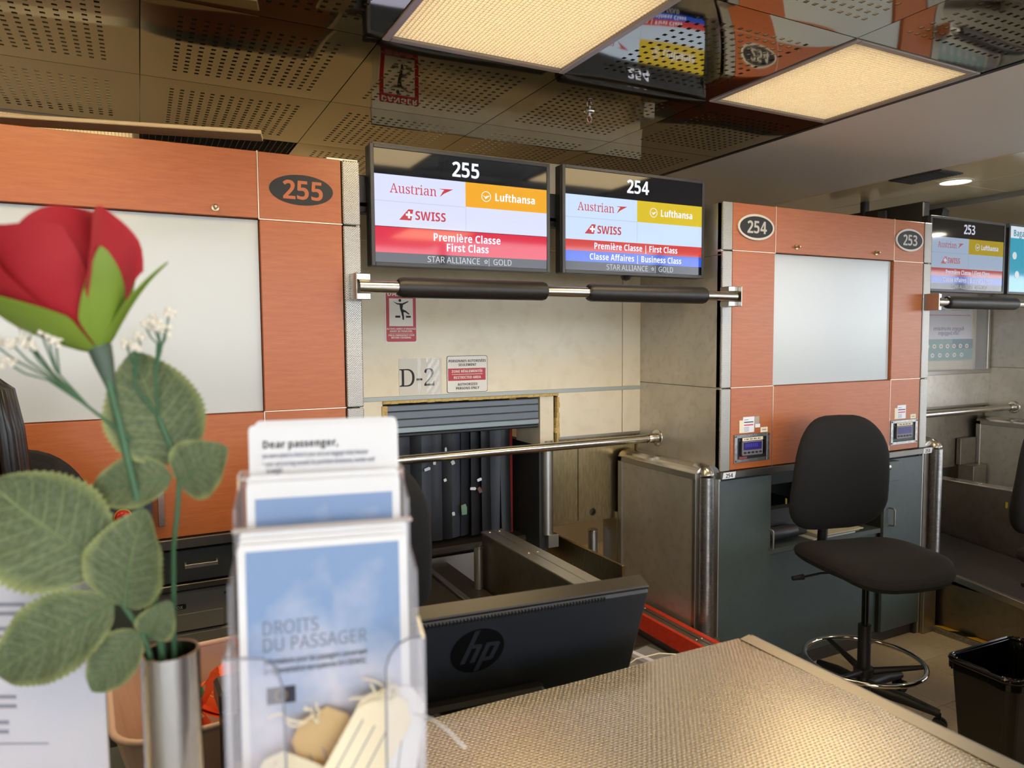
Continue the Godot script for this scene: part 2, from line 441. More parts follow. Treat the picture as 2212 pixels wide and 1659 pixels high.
# mirror-polished ceiling tile with a 14 x 14 field of square holes; wave = gentle oil-canning
func tile_mesh(sd: int) -> ArrayMesh:
	var mb := MB.new()
	var s := []
	var half := 0.2985; var pitch := 0.0315; var hole := 0.0063
	s.push_back(-half); s.push_back(-0.255)
	for k in 14:
		var q := (k - 6.5) * pitch
		s.push_back(q - hole); s.push_back(q + hole)
	s.push_back(0.255); s.push_back(half)
	var rng := RandomNumberGenerator.new(); rng.seed = sd
	var ph := []
	for k in 6: ph.push_back(rng.randf() * TAU)
	var amp := rng.randf_range(0.0012, 0.0022)
	var f := func(x: float, z: float) -> float:
		var e: float = (1.0 - pow(x / half, 4.0)) * (1.0 - pow(z / half, 4.0))
		return e * amp * (-0.9 + 0.8 * sin(5.2 * x + ph[0]) * cos(4.6 * z + ph[1]) + 0.5 * sin(9.0 * z + ph[2]) + 0.4 * sin(8.0 * x + ph[3]))
	var nrm := func(x: float, z: float) -> Vector3:
		var e := 0.001
		return -Vector3(-(f.call(x + e, z) - f.call(x - e, z)) / (2 * e), 1, -(f.call(x, z + e) - f.call(x, z - e)) / (2 * e)).normalized()
	var m := s.size()
	var P := []; var N := []
	for i in m:
		for j in m:
			P.push_back(Vector3(s[i], f.call(s[i], s[j]), s[j])); N.push_back(nrm.call(s[i], s[j]))
	for i in m - 1:
		for j in m - 1:
			var a := i * m + j
			var q := [a, a + m, a + m + 1, a + 1]
			if i >= 2 and i <= m - 4 and i % 2 == 0 and j >= 2 and j <= m - 4 and j % 2 == 0:
				for k in 4: mb.quad(P[q[k]], P[q[(k + 1) % 4]], P[q[(k + 1) % 4]] + Vector3(0, 0.0015, 0), P[q[k]] + Vector3(0, 0.0015, 0))
			else:
				mb.tri(P[q[0]], P[q[1]], P[q[2]], N[q[0]], N[q[1]], N[q[2]]); mb.tri(P[q[0]], P[q[2]], P[q[3]], N[q[0]], N[q[2]], N[q[3]])
	for e in [[Vector3(-half, 0, -half), Vector3(half, 0, -half)], [Vector3(half, 0, -half), Vector3(half, 0, half)], [Vector3(half, 0, half), Vector3(-half, 0, half)], [Vector3(-half, 0, half), Vector3(-half, 0, -half)]]:
		mb.quad(e[0], e[1], e[1] + Vector3(0, 0.03, 0), e[0] + Vector3(0, 0.03, 0))
	return mb.mesh()
func build_ceiling():
	var top := struct_node("ceiling")
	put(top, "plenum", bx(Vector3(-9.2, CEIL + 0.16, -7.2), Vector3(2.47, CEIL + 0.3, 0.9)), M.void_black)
	put(top, "edge_profile", bx(Vector3(2.435, CEIL - 0.002, -7.0), Vector3(2.456, CEIL + 0.2, 0.9)), M.black)
	var fascia := bx(Vector3(-9.2, CEIL, 0.75), Vector3(15.2, 5.1, 0.9)); put(top, "fascia", fascia, M.white_paint)
	var lamps := {}
	for k in [[-1, 2], [1, 2], [3, 2], [-1, 5], [-3, 2], [-5, 2], [1, -2], [3, -2], [-1, -2], [-3, 5], [2, 5], [-5, 5], [1, 7]]: lamps[Vector2i(k[0], k[1])] = true  # unseen rear lamps are added to light the back wall
	var kinds := []
	for k in 5: kinds.push_back(tile_mesh(100 + k))
	for i in range(-5, 4):
		for j in range(-3, 8):
			var c := Vector3(0.03 + 0.6 * i + 0.3, CEIL, -0.806 - 0.6 * (j - 2) - 0.9)
			if lamps.has(Vector2i(i, j)): continue
			if i == 0 and j == 5:
				var gr := MB.new()
				for k in 25:
					var q := -0.29 + 0.58 * k / 24.0
					gr.at(c + Vector3(q, 0.008, 0), Vector3(0.002, 0.014, 0.585)); gr.at(c + Vector3(0, 0.008, q), Vector3(0.585, 0.014, 0.002))
				put(top, "air_grille", gr, M.black)
				continue
			var t := put(top, "ceiling_tile", kinds[(i * 3 + j * 5 + 40) % 5], M.tile_metal)
			t.position = c; t.rotation.y = PI * ((i + j) & 1)
	for k in lamps: lamp(Vector3(0.03 + 0.6 * k.x + 0.3, CEIL, -0.806 - 0.6 * (k.y - 2) - 0.9), k)
	# smooth ceilings to the right
	struct("ceiling", bx(Vector3(2.458, CEIL + 0.004, -7.2), Vector3(3.646, CEIL + 0.3, 0.9)), M.gypsum)
	var bp := struct_node("ceiling")
	for i in 2:
		for j in 7:
			put(bp, "metal_panel", bx(Vector3(3.65 + 0.478 * i, CEIL + 0.002, -7.0 + 1.13 * j), Vector3(4.124 + 0.478 * i, CEIL + 0.02, -5.874 + 1.13 * j), 0.002), M.beige_panel)
	put(bp, "backing", bx(Vector3(3.646, CEIL + 0.02, -7.2), Vector3(4.61, CEIL + 0.3, 0.9)), M.fascia)
	struct("ceiling", bx(Vector3(4.63, CEIL - 0.025, -7.2), Vector3(15.2, CEIL + 0.3, 0.9)), M.beige)
	struct("trim_20", bx(Vector3(4.604, CEIL - 0.028, -7.2), Vector3(4.63, CEIL + 0.1, 0.9)), M.fascia)
	struct("wall_pillar", bx(Vector3(7.45, 0, -4.3), Vector3(8.1, CEIL - 0.025, -3.6)), M.fascia)
	for d in [[Vector3(4.016, CEIL, -2.445), 0.075, "round recessed downlight in the cream metal ceiling panels"], [Vector3(5.75, CEIL - 0.025, -3.35), 0.06, "small round downlight in the beige plaster ceiling"], [Vector3(4.016, CEIL, -1.0), 0.075, "unseen round downlight added to brighten the cream metal ceiling near the front counters"], [Vector3(3.74, CEIL, -2.44), -1.0, ""], [Vector3(5.75, CEIL - 0.025, -1.2), 0.06, "unseen small downlight added to brighten the plaster ceiling near the front counters"]]:  # the two nearer the counters are unseen, added to brighten the ceilings
		if d[1] < 0.0:
			var gv := thing("ceiling_grille", "dark square return-air grille in the cream metal ceiling", "grille", d[0])
			put(gv, "frame", bx(Vector3(-0.095, -0.004, -0.145), Vector3(0.095, 0.002, 0.145), 0.001), M.bezel)
			for k in 16: put(gv, "slat", bx(Vector3(-0.088, -0.007, -0.136 + 0.0175 * k), Vector3(0.088, -0.004, -0.128 + 0.0175 * k)), M.bezel)
			continue
		var t := thing("downlight", d[2], "downlight", d[0])
		var rg := MB.new(); rg.lathe([Vector2(d[1], 0.0), Vector2(d[1] + 0.002, -0.004), Vector2(d[1] + 0.012, -0.003), Vector2(d[1] + 0.014, 0.001)], 36); put(t, "trim_ring", rg, M.white_paint)
		var ds := MB.new(); ds.lathe([Vector2(0.0, -0.001), Vector2(d[1], -0.001)], 36); put(t, "lens", ds, glow(srgb(255, 244, 222), 3.0))
		var l := AreaLight3D.new(); l.area_size = Vector2(d[1], d[1]) * 1.6; l.light_color = srgb(255, 240, 214); l.light_energy = 0.25; l.area_range = 14; l.shadow_enabled = true; l.rotation.x = -PI * 0.5; l.position = Vector3(0, -0.008, 0); t.add_child(l)
	var sp := thing("sprinkler", "small chrome fire sprinkler hanging under a perforated ceiling tile", "sprinkler", Vector3(1.5134, CEIL, -2.29))
	var s1 := MB.new(); s1.lathe([Vector2(0.02, -0.001), Vector2(0.018, -0.006), Vector2(0.007, -0.008), Vector2(0.006, -0.02), Vector2(0.0, -0.02)], 20); put(sp, "body", s1, M.chrome)
	var s2 := MB.new()
	for s in [-1, 1]: s2.tube([Vector3(0.006 * s, -0.018, 0), Vector3(0.011 * s, -0.027, 0), Vector3(0.003 * s, -0.042, 0)], 0.0016, 8)
	put(sp, "frame", s2, M.chrome)
	var s3 := MB.new(); s3.cyl(Vector3(0, -0.02, 0), Vector3(0, -0.041, 0), 0.0018, -1, 8); put(sp, "bulb", s3, mat(srgb(190, 30, 24), 0.1))
	var s4 := MB.new(); s4.lathe([Vector2(0.0, -0.0425), Vector2(0.012, -0.0425), Vector2(0.012, -0.0437), Vector2(0.0, -0.0437)], 16); put(sp, "deflector", s4, M.chrome)
	# plank lying on top of the partition
	var pk := MB.new(); pk.at(Vector3.ZERO, Vector3(1.45, 0.012, 0.09), 0.002, Transform3D(Basis(Vector3.UP, -0.207), Vector3(-0.345, 2.238, -2.555)))
	single("plywood_plank", pk, with_tex(mat(Color.WHITE, 0.7), blend_tex(128, 128, [srgb(224, 196, 146), srgb(236, 212, 168), srgb(186, 150, 100)], 0.03, 0.1, 15, 0.6), Vector3(1, 30, 1)), "pale raw plywood plank lying on top of the desk 255 partition", "plank")
func lamp(c: Vector3, k: Vector2i):
	var lab := "square warm ceiling light with fine grid louvre between perforated mirror tiles"
	if k == Vector2i(3, 2): lab = "square warm ceiling light with grid louvre beside the smooth grey ceiling"
	elif k == Vector2i(-1, 5): lab = "warm ceiling light mostly hidden behind the top of the desk 255 partition"
	elif k != Vector2i(1, 2): lab = "unseen square warm ceiling light, the rear ones added to light the back wall"
	var t := thing("ceiling_light", lab, "ceiling light", c, 0.0, "square louvred ceiling lights")
	var fr := MB.new(); var h := 0.298; var w := 0.022
	for s in [-1, 1]:
		fr.box(Vector3(s * h, -0.004, -h), Vector3(s * (h - w), 0.05, h), 0.002)
		fr.box(Vector3(-h + w, -0.004, s * h), Vector3(h - w, 0.05, s * (h - w)), 0.002)
	put(t, "frame", fr, M.lamp_frame)
	var lv := MB.new()
	for i in 45:
		var q := -0.272 + 0.544 * i / 44.0
		lv.at(Vector3(q, 0.006, 0), Vector3(0.0012, 0.007, 0.552)); lv.at(Vector3(0, 0.006, q), Vector3(0.552, 0.007, 0.0012))
	put(t, "louvre", lv, M.louvre)
	put(t, "diffuser", bx(Vector3(-0.276, 0.05, -0.276), Vector3(0.276, 0.054, 0.276)), glow(srgb(255, 220, 158), 1.9))
	var l := AreaLight3D.new(); l.area_size = Vector2(0.54, 0.54); l.light_color = srgb(255, 224, 170); l.light_energy = 0.58
	l.area_range = 14.0; l.shadow_enabled = true; l.rotation.x = -PI * 0.5; l.position = Vector3(0, -0.006, 0)
	t.add_child(l)

func build_recess():
	for rc in [[0.655, 2.229, 0], [3.664, 5.24, 1]]:
		var xl: float = rc[0]; var xr: float = rc[1]; var second: bool = rc[2] == 1
		# steel-clad flanks of the counter units
		for s in [[xl, -1.0], [xr, 1.0]]:
			var wn := struct_node("wall_left" if s[1] < 0 else "wall_right")
			var x0: float = s[0]; var x1: float = s[0] + 0.012 * s[1]
			for q in [[0.0, 1.374], [1.374, 1.95], [1.95, 2.172]]:
				put(wn, "steel_panel", bx(Vector3(x0, q[0] + 0.001, BZ - 0.02), Vector3(x1, q[1] - 0.001, FZ - 0.005), 0.0008), M.side_steel)
			put(wn, "core", bx(Vector3(x0 + 0.010 * s[1], 0, BZ - 0.02), Vector3(x0 + 0.03 * s[1], 2.168, FZ - 0.012)), M.bezel)
		var bw := struct_node("wall_back")
		var d := 0.02
		if not second:
			put(bw, "painted_panel", bx(Vector3(xl, 1.356, BZ - d), Vector3(2.117, 2.0, BZ), 0.001), M.cream)
			put(bw, "painted_panel", bx(Vector3(2.121, 1.356, BZ - d), Vector3(xr, 2.0, BZ), 0.001), M.cream)
			put(bw, "painted_panel", bx(Vector3(0.87, 2.003, BZ - d), Vector3(xr, 2.40, BZ), 0.001), M.cream)
			put(bw, "painted_panel", bx(Vector3(xl, 2.003, BZ - d), Vector3(0.866, 2.15, BZ), 0.001), M.cream)
			put(bw, "joint_rail", bx(Vector3(xl, 1.338, BZ - d), Vector3(xr, 1.356, BZ + 0.003), 0.001), M.cream_edge)
			put(bw, "painted_panel", bx(Vector3(xl, 0.62, BZ - d), Vector3(0.893, 1.338, BZ), 0.001), M.cream)
			put(bw, "painted_panel", bx(Vector3(1.746, 1.126, BZ - d), Vector3(2.117, 1.338, BZ), 0.001), M.cream)
			put(bw, "painted_panel", bx(Vector3(2.121, 1.126, BZ - d), Vector3(xr, 1.338, BZ), 0.001), M.cream)
			put(bw, "ledge", bx(Vector3(1.746, 1.112, BZ - 0.03), Vector3(xr, 1.126, BZ - 0.004), 0.001), M.steel_soft)
			put(bw, "brushed_panel", bx(Vector3(1.70, 0.69, BZ - 0.05), Vector3(1.878, 1.112, BZ - 0.032), 0.001), M.brushed_gold)
			var hp := MB.new()   # right brushed panel with its cable hole
			var ring := ellipse(0.019, 0.019, 20)
			var c := Vector2(1.965, 0.735)
			var lo := Vector2(1.881, 0.69); var hi := Vector2(xr, 1.112)
			for k in 20:
				var a := c + ring[k]; var b := c + ring[(k + 1) % 20]
				var ea := edge_hit(c, ring[k], lo, hi); var eb := edge_hit(c, ring[(k + 1) % 20], lo, hi)
				hp.quad(Vector3(a.x, a.y, BZ - 0.032), Vector3(b.x, b.y, BZ - 0.032), Vector3(eb.x, eb.y, BZ - 0.032), Vector3(ea.x, ea.y, BZ - 0.032), Vector3(0, 0, 1))
				var cn := Vector2(hi.x if (ea.x + eb.x) * 0.5 > c.x else lo.x, hi.y if (ea.y + eb.y) * 0.5 > c.y else lo.y)
				if absf(ea.x - eb.x) > 1e-4 and absf(ea.y - eb.y) > 1e-4: hp.tri(Vector3(ea.x, ea.y, BZ - 0.032), Vector3(cn.x, cn.y, BZ - 0.032), Vector3(eb.x, eb.y, BZ - 0.032), Vector3(0, 0, 1))
				hp.quad(Vector3(a.x, a.y, BZ - 0.032), Vector3(b.x, b.y, BZ - 0.032), Vector3(b.x, b.y, BZ - 0.06), Vector3(a.x, a.y, BZ - 0.06))
			put(bw, "brushed_panel", hp, M.brushed_gold)
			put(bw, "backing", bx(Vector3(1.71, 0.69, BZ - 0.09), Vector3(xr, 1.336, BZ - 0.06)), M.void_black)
			# ragged ochre frame round the shutter opening
			var fr := MB.new(); var rng := RandomNumberGenerator.new(); rng.seed = 5
			for k in 26:
				var x := 0.893 + 0.853 * k / 26.0
				fr.box(Vector3(x, 1.323 + rng.randf() * 0.003, BZ - 0.02), Vector3(x + 0.0335, 1.3375, BZ + 0.006 + rng.randf() * 0.002), 0.001)
			for k in 9:
				var y := 1.10 + 0.024 * k
				fr.box(Vector3(1.728 + rng.randf() * 0.012, y, BZ - 0.02), Vector3(1.748 + rng.randf() * 0.008, y + 0.0245, BZ + 0.004 + rng.randf() * 0.004), 0.001)
				fr.box(Vector3(0.888, y, BZ - 0.02), Vector3(0.913, y + 0.0245, BZ + 0.005), 0.001)
			put(bw, "frame_trim", fr, M.ochre)
			put(bw, "reveal", bx(Vector3(1.655, 1.09, BZ - 0.25), Vector3(1.728, 1.335, BZ - 0.01)), M.cream)
			build_hatch()
			build_signs()
		else:
			put(bw, "painted_panel", bx(Vector3(xl, 1.362, BZ - 0.12), Vector3(xr, 2.176, BZ - 0.10)), M.cream)
			put(bw, "steel_panel", bx(Vector3(xl, 1.125, BZ - d), Vector3(xr, 1.335, BZ), 0.001), M.side_steel)
			put(bw, "joint_rail", bx(Vector3(xl, 1.335, BZ - d), Vector3(xr, 1.362, BZ + 0.006), 0.002), M.steel_soft)
			put(bw, "steel_panel", bx(Vector3(xl, 0.70, BZ - 0.05), Vector3(xr, 1.115, BZ - 0.03), 0.001), M.low_steel)
			put(bw, "ledge", bx(Vector3(xl, 1.112, BZ - 0.03), Vector3(xr, 1.125, BZ + 0.002), 0.001), M.steel_soft)
			put(bw, "steel_panel", bx(Vector3(xl, 0.0, BZ - 0.12), Vector3(xr, 0.69, BZ - 0.10), 0.001), M.steel_soft)
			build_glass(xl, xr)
	struct("wall_core", bx(Vector3(-0.76, 0, -2.96), Vector3(0.62, 2.165, FZ - 0.50)), M.bezel)
	struct("wall_core", bx(Vector3(2.262, 0, -2.96), Vector3(3.63, 2.165, FZ - 0.50)), M.bezel)
	struct("wall_core", bx(Vector3(5.272, 0, -2.96), Vector3(6.7, 2.165, FZ)), M.low_steel)
func edge_hit(c: Vector2, d: Vector2, lo: Vector2, hi: Vector2) -> Vector2:
	var k := 1e9
	if d.x > 1e-9: k = minf(k, (hi.x - c.x) / d.x)
	if d.x < -1e-9: k = minf(k, (lo.x - c.x) / d.x)
	if d.y > 1e-9: k = minf(k, (hi.y - c.y) / d.y)
	if d.y < -1e-9: k = minf(k, (lo.y - c.y) / d.y)
	return c + d * k
func build_hatch():
	# roller shutter and rubber strip curtain of the baggage hatch
	var sh := thing("roller_shutter", "half-raised grey slatted roller shutter over the black strip curtain", "shutter", Vector3(1.28, 1.2, BZ - 0.012))
	for k in 2: put(sh, "slat", bx(Vector3(-0.367, 0.022 + 0.034 * k, -0.008), Vector3(0.367, 0.0545 + 0.034 * k, 0.004), 0.003), M.shutter)
	put(sh, "slat", bx(Vector3(-0.367, 0.09, -0.008), Vector3(0.367, 0.116, 0.003), 0.003), M.shutter)
	put(sh, "bottom_bar", bx(Vector3(-0.367, -0.004, -0.01), Vector3(0.367, 0.021, 0.006), 0.003), M.shutter_bar)
	put(sh, "rubber_lip", bx(Vector3(-0.367, -0.02, -0.006), Vector3(0.367, -0.004, 0.003), 0.004), M.black)
	var tw := struct_node("wall_tunnel")
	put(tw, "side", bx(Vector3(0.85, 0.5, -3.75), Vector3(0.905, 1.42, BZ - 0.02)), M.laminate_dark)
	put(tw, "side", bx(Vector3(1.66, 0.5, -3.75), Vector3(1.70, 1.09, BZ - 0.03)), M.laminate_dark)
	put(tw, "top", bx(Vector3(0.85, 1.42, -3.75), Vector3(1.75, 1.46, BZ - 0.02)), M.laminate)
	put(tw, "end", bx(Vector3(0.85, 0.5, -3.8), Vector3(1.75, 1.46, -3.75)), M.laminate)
	var cu := thing("strip_curtain", "black rubber strip curtain with torn stickers hanging in the baggage hatch", "curtain", Vector3(0.93, 0.635, -3.14))
	var rng := RandomNumberGenerator.new(); rng.seed = 14
	var tones := [0, 2, 1, 0, 2, 1, 0, 2, 1, 0, 0, 2, 0, 0]
	for k in 13:
		var w := 0.052; var x := 0.001 + k * 0.0515
		var zz := rng.randf_range(-0.012, 0.012); var tw2 := rng.randf_range(-0.012, 0.012); var sw := rng.randf_range(-0.02, 0.02)
		var sm := MB.new()
		sm.sheet(3, 6, func(u: float, v: float) -> Vector3: return Vector3(x + w * u, 0.01 + 0.68 * v, zz + tw2 * (u - 0.5) * 2.0 + sw * (1.0 - v) * (1.0 - v) + 0.004 * sin(u * PI)), 0.004)
		put(cu, "rubber_strip", sm, M["strip_rubber%d" % tones[k]])
	put(cu, "hanging_rail", bx(Vector3(-0.02, 0.69, -0.02), Vector3(0.72, 0.72, 0.02)), M.black)
	var bits := [[0.115, 0.415, 0.022, 0.02, 0.1, "white"], [0.232, 0.36, 0.03, 0.014, 0.25, "white"], [0.268, 0.395, 0.014, 0.034, 0.0, "white"], [0.325, 0.44, 0.01, 0.03, 0.0, "white"], [0.36, 0.38, 0.018, 0.02, 0.5, "white"], [0.32, 0.30, 0.014, 0.014, 0.4, "white"], [0.497, 0.285, 0.024, 0.014, 0.3, "white"], [0.463, 0.245, 0.03, 0.014, -0.1, "white"], [0.498, 0.235, 0.018, 0.03, 0.5, "brown"], [0.415, 0.15, 0.028, 0.05, 0.1, "green"], [0.36, 0.135, 0.014, 0.018, 0.2, "white"]]
	for b in bits:
		var sm := MB.new()
		sm.prism(PackedVector2Array([Vector2(-b[2] * 0.5, -b[3] * 0.5), Vector2(b[2] * 0.42, -b[3] * 0.55), Vector2(b[2] * 0.55, b[3] * 0.1), Vector2(b[2] * 0.35, b[3] * 0.5), Vector2(-b[2] * 0.48, b[3] * 0.42)]), 0.0, 0.001, Transform3D(Basis(Vector3(0, 0, 1), b[4]), Vector3(0.93 + b[0], 0.635 + b[1], -3.112)))
		single("torn_sticker", sm, {"white": M.paper, "brown": mat(srgb(110, 80, 72), 0.7), "green": mat(srgb(120, 156, 132), 0.6)}[b[5]], {"white": "small torn white baggage sticker stuck on the black strip curtain", "brown": "torn brown scrap of tape on the black strip curtain", "green": "green and white baggage sticker low on the strip curtain"}[b[5]], "sticker", "torn stickers on the strip curtain")
	var rp := bx(Vector3(1.612, 0.6, -3.22), Vector3(1.636, 1.2, -3.17)); single("red_guide_post", rp, M.red_post, "red upright bar beside the black strip curtain in the hatch", "post")
func plate(called: String, ctr: Vector3, w: float, h: float, m: Material, label: String, cat: String, r := 0.004) -> Node3D:
	var t := thing(called, label, cat, ctr)
	var b := MB.new(); b.prism(rrect(w, h, r), 0.0, 0.0015); put(t, "plate", b, m)
	return t
func flat(parent: Node, called: String, poly: PackedVector2Array, x: float, y: float, z: float, m: Material, rot := 0.0):
	var b := MB.new(); b.prism(poly, 0.0, 0.0004, Transform3D(Basis(Vector3(0, 0, 1), rot), Vector3(x, y, z)))
	return put(parent, called, b, m)
func build_signs():
	danger(Vector3(0.979, 1.693, BZ), 1.0, "red and white danger sign with falling figure above the baggage hatch")
	danger(Vector3(0.985, 2.165, BZ), 1.32, "large danger sign behind monitor 255, seen mirrored in the ceiling tile")
	notices()
func danger(pos: Vector3, size: float, label: String):
	var z := 0.0016
	var t := plate("danger_sign", pos, 0.140, 0.226, M.sign_white, label, "sign", 0.002)
	t.scale = Vector3(size, size, 1)
	flat(t, "red_field", rrect(0.131, 0.216, 0.008), 0.001, 0.001, z, M.sign_red)
	text(t, "DANGER", Vector3(0.001, 0.094, z + 0.0006), 0.030, M.sign_white, sans_bold)
	flat(t, "picture_field", rrect(0.104, 0.116, 0.001), 0.001, 0.016, z + 0.0005, M.sign_white)
	var fg := [[[Vector2(-0.035, 0.044), Vector2(-0.015, 0.036), Vector2(0.006, 0.036), Vector2(0.032, 0.046), Vector2(0.033, 0.042), Vector2(0.009, 0.029), Vector2(0.007, 0.012), Vector2(0.022, 0.005), Vector2(0.038, -0.008), Vector2(0.034, -0.011), Vector2(0.018, -0.001), Vector2(0.011, -0.001), Vector2(0.013, -0.033), Vector2(0.007, -0.033), Vector2(0.002, -0.004), Vector2(-0.003, 0.01), Vector2(-0.006, 0.03), Vector2(-0.016, 0.031)]], [[Vector2(-0.025, -0.016), Vector2(0.043, -0.016), Vector2(0.043, -0.024), Vector2(-0.025, -0.024)]]]
	for f in fg: flat(t, "figure", PackedVector2Array(f[0]), 0.0, 0.018, z + 0.001, M.ink)
	flat(t, "figure", ellipse(0.006, 0.006, 16), -0.004, 0.066, z + 0.001, M.ink)
	for s in [-1, 1]: flat(t, "roller", ellipse(0.005, 0.005, 12), 0.009 + 0.008 * s, -0.002, z + 0.0015, M.sign_white)
	var k := 0
	for s in ["ACTIVEZ ARRET D'URGENCE", "AVANT DE FRANCHIR.", "PRESS EMERGENCY STOP", "BEFORE CROSSING."]:
		text(t, s, Vector3(0.001, [-0.053, -0.063, -0.080, -0.090][k], z + 0.0006), 0.0098, M.sign_white, sans_bold); k += 1
	flat(t, "rule", rrect(0.104, 0.001, 0.0004, 1), 0.001, -0.0715, z + 0.0005, M.sign_white)
func notices():
	var z := 0.0016
	var t := plate("restricted_area_sign", Vector3(1.281, 1.441, BZ), 0.196, 0.162, M.ink, "white restricted area notice with red band beside the taped D-2 sheet", "sign", 0.010)
	flat(t, "white_field", rrect(0.192, 0.158, 0.009), 0, 0, z, M.sign_white)
	flat(t, "red_band", rrect(0.180, 0.054, 0.001), -0.002, -0.001, z + 0.0005, M.sign_red)
	text(t, "PERSONNES AUTORISÉES", Vector3(0, 0.058, z + 0.001), 0.0152, M.ink, sans_bold)
	text(t, "SEULEMENT", Vector3(0, 0.041, z + 0.001), 0.0152, M.ink, sans_bold)
	text(t, "ZONE RÉGLEMENTÉE", Vector3(-0.001, 0.0125, z + 0.0012), 0.0152, M.sign_white, sans_bold)
	flat(t, "rule", rrect(0.148, 0.0022, 0.0005, 1), -0.001, -0.0005, z + 0.001, M.sign_white)
	text(t, "RESTRICTED AREA", Vector3(-0.001, -0.0145, z + 0.0012), 0.0155, M.sign_white, sans_bold)
	text(t, "AUTHORIZED", Vector3(0, -0.045, z + 0.001), 0.0155, M.ink, sans_bold)
	text(t, "PERSONS ONLY", Vector3(0, -0.062, z + 0.001), 0.0155, M.ink, sans_bold)
	t = plate("taped_sheet", Vector3(1.063, 1.437, BZ), 0.194, 0.154, mat(srgb(214, 208, 192), 0.5), "paper sheet reading D-2 held up with shiny crinkled clear tape", "paper sheet", 0.001)
	text(t, "D-2", Vector3(-0.014, -0.005, z + 0.0004), 0.105, M.ink, serif)
	for q in [[0.055, 0.06], [-0.008, 0.016]]:
		var tp := MB.new(); var sd: float = q[0] * 100.0
		tp.sheet(10, 22, func(u: float, v: float) -> Vector3: return Vector3(q[0] + (u - 0.5) * q[1], (v - 0.5) * 0.158, 0.003 + 0.0016 * sin(u * 17.0 + sd + v * 9.0) * sin(v * 31.0 + sd + u * 5.0)))
		put(t, "clear_tape", tp, M.tape)
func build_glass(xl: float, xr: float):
	# glazed panel; the notice reflected in it is built as a mirrored sheet
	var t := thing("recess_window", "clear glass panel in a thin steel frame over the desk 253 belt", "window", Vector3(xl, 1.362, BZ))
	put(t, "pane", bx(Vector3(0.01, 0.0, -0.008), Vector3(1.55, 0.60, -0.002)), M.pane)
	put(t, "frame_post", bx(Vector3(1.535, 0.0, -0.015), Vector3(1.56, 0.62, 0.006), 0.002), M.steel_soft)
	put(t, "frame_rail", bx(Vector3(0.0, 0.60, -0.015), Vector3(1.56, 0.62, 0.006), 0.002), M.steel_soft)
	var n := thing("reflected_notice", "reflection of a pale safe baggage poster, built as a mirrored sheet behind glass", "poster", Vector3(4.86, 1.59, BZ - 0.05))
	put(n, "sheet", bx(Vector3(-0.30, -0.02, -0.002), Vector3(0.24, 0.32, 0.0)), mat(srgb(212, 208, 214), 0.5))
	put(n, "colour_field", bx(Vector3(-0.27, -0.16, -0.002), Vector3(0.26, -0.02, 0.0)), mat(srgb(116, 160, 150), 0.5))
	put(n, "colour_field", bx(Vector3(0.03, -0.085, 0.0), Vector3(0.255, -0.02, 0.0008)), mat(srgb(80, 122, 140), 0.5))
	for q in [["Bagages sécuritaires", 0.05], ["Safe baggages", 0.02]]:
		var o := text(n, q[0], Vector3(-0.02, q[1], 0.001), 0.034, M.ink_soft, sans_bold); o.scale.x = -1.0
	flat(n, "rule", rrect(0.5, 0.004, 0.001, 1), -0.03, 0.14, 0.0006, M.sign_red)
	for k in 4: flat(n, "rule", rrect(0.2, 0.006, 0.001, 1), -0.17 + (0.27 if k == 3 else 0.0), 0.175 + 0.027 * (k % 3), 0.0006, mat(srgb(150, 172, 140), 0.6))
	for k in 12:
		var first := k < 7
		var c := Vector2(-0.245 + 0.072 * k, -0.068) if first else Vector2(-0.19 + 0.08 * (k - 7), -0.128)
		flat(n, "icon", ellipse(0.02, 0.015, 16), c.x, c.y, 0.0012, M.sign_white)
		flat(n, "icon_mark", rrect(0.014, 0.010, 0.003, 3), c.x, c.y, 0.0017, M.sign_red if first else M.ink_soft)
	var v := thing("round_vent", "round cream wall vent low behind the desk 253 belt", "vent", Vector3(4.55, 0.80, BZ - 0.028))
	var vm := MB.new(); vm.lathe([Vector2(0.0, 0.006), Vector2(0.012, 0.006), Vector2(0.03, 0.003), Vector2(0.036, 0.007), Vector2(0.04, 0.0)], 28, Transform3D(Basis(Vector3.RIGHT, PI * 0.5), Vector3.ZERO)); put(v, "disc", vm, M.beige)

func oval(ctr: Vector3, s: String, rim: bool, label: String):
	var t := thing("number_sign", label, "sign", ctr)
	if rim:
		var b := MB.new(); b.prism(ellipse(0.1085, 0.0565), 0.0, 0.006); put(t, "rim", b, M.oval_rim)
		b = MB.new(); b.prism(ellipse(0.0975, 0.0465), 0.006, 0.0075); put(t, "face", b, M.oval_black)
		text(t, s, Vector3(0, -0.002, 0.008), 0.074, M.grey_print, sans_bold, 0.96)
	else:
		var b := MB.new(); b.prism(ellipse(0.0985, 0.047), 0.0, 0.001); put(t, "face", b, M.oval_black)
		text(t, s, Vector3(0.004, -0.002, 0.0012), 0.080, M.orange_print, sans_bold, 0.98)
func knob(p: Vector3, label: String):
	var t := MB.new()
	t.lathe([Vector2(0.0, 0.024), Vector2(0.004, 0.024), Vector2(0.0065, 0.020), Vector2(0.0065, 0.012), Vector2(0.004, 0.009), Vector2(0.004, 0.004), Vector2(0.011, 0.003), Vector2(0.012, 0.0)], 16, Transform3D(Basis(Vector3.RIGHT, PI * 0.5), p))
	single("hook_knob", t, M.brass, label, "knob", "brass knobs on the wood partitions")
func handle(parent: Node, a: Vector3, b: Vector3, out: float, m: Material):
	var mb := MB.new()
	var o := Vector3(0, 0, out); var d := (b - a).normalized()
	mb.tube([a, a + o * 0.75, a + o + d * 0.006, b + o - d * 0.006, b + o * 0.75, b], 0.0042, 8)
	put(parent, "handle", mb, m)
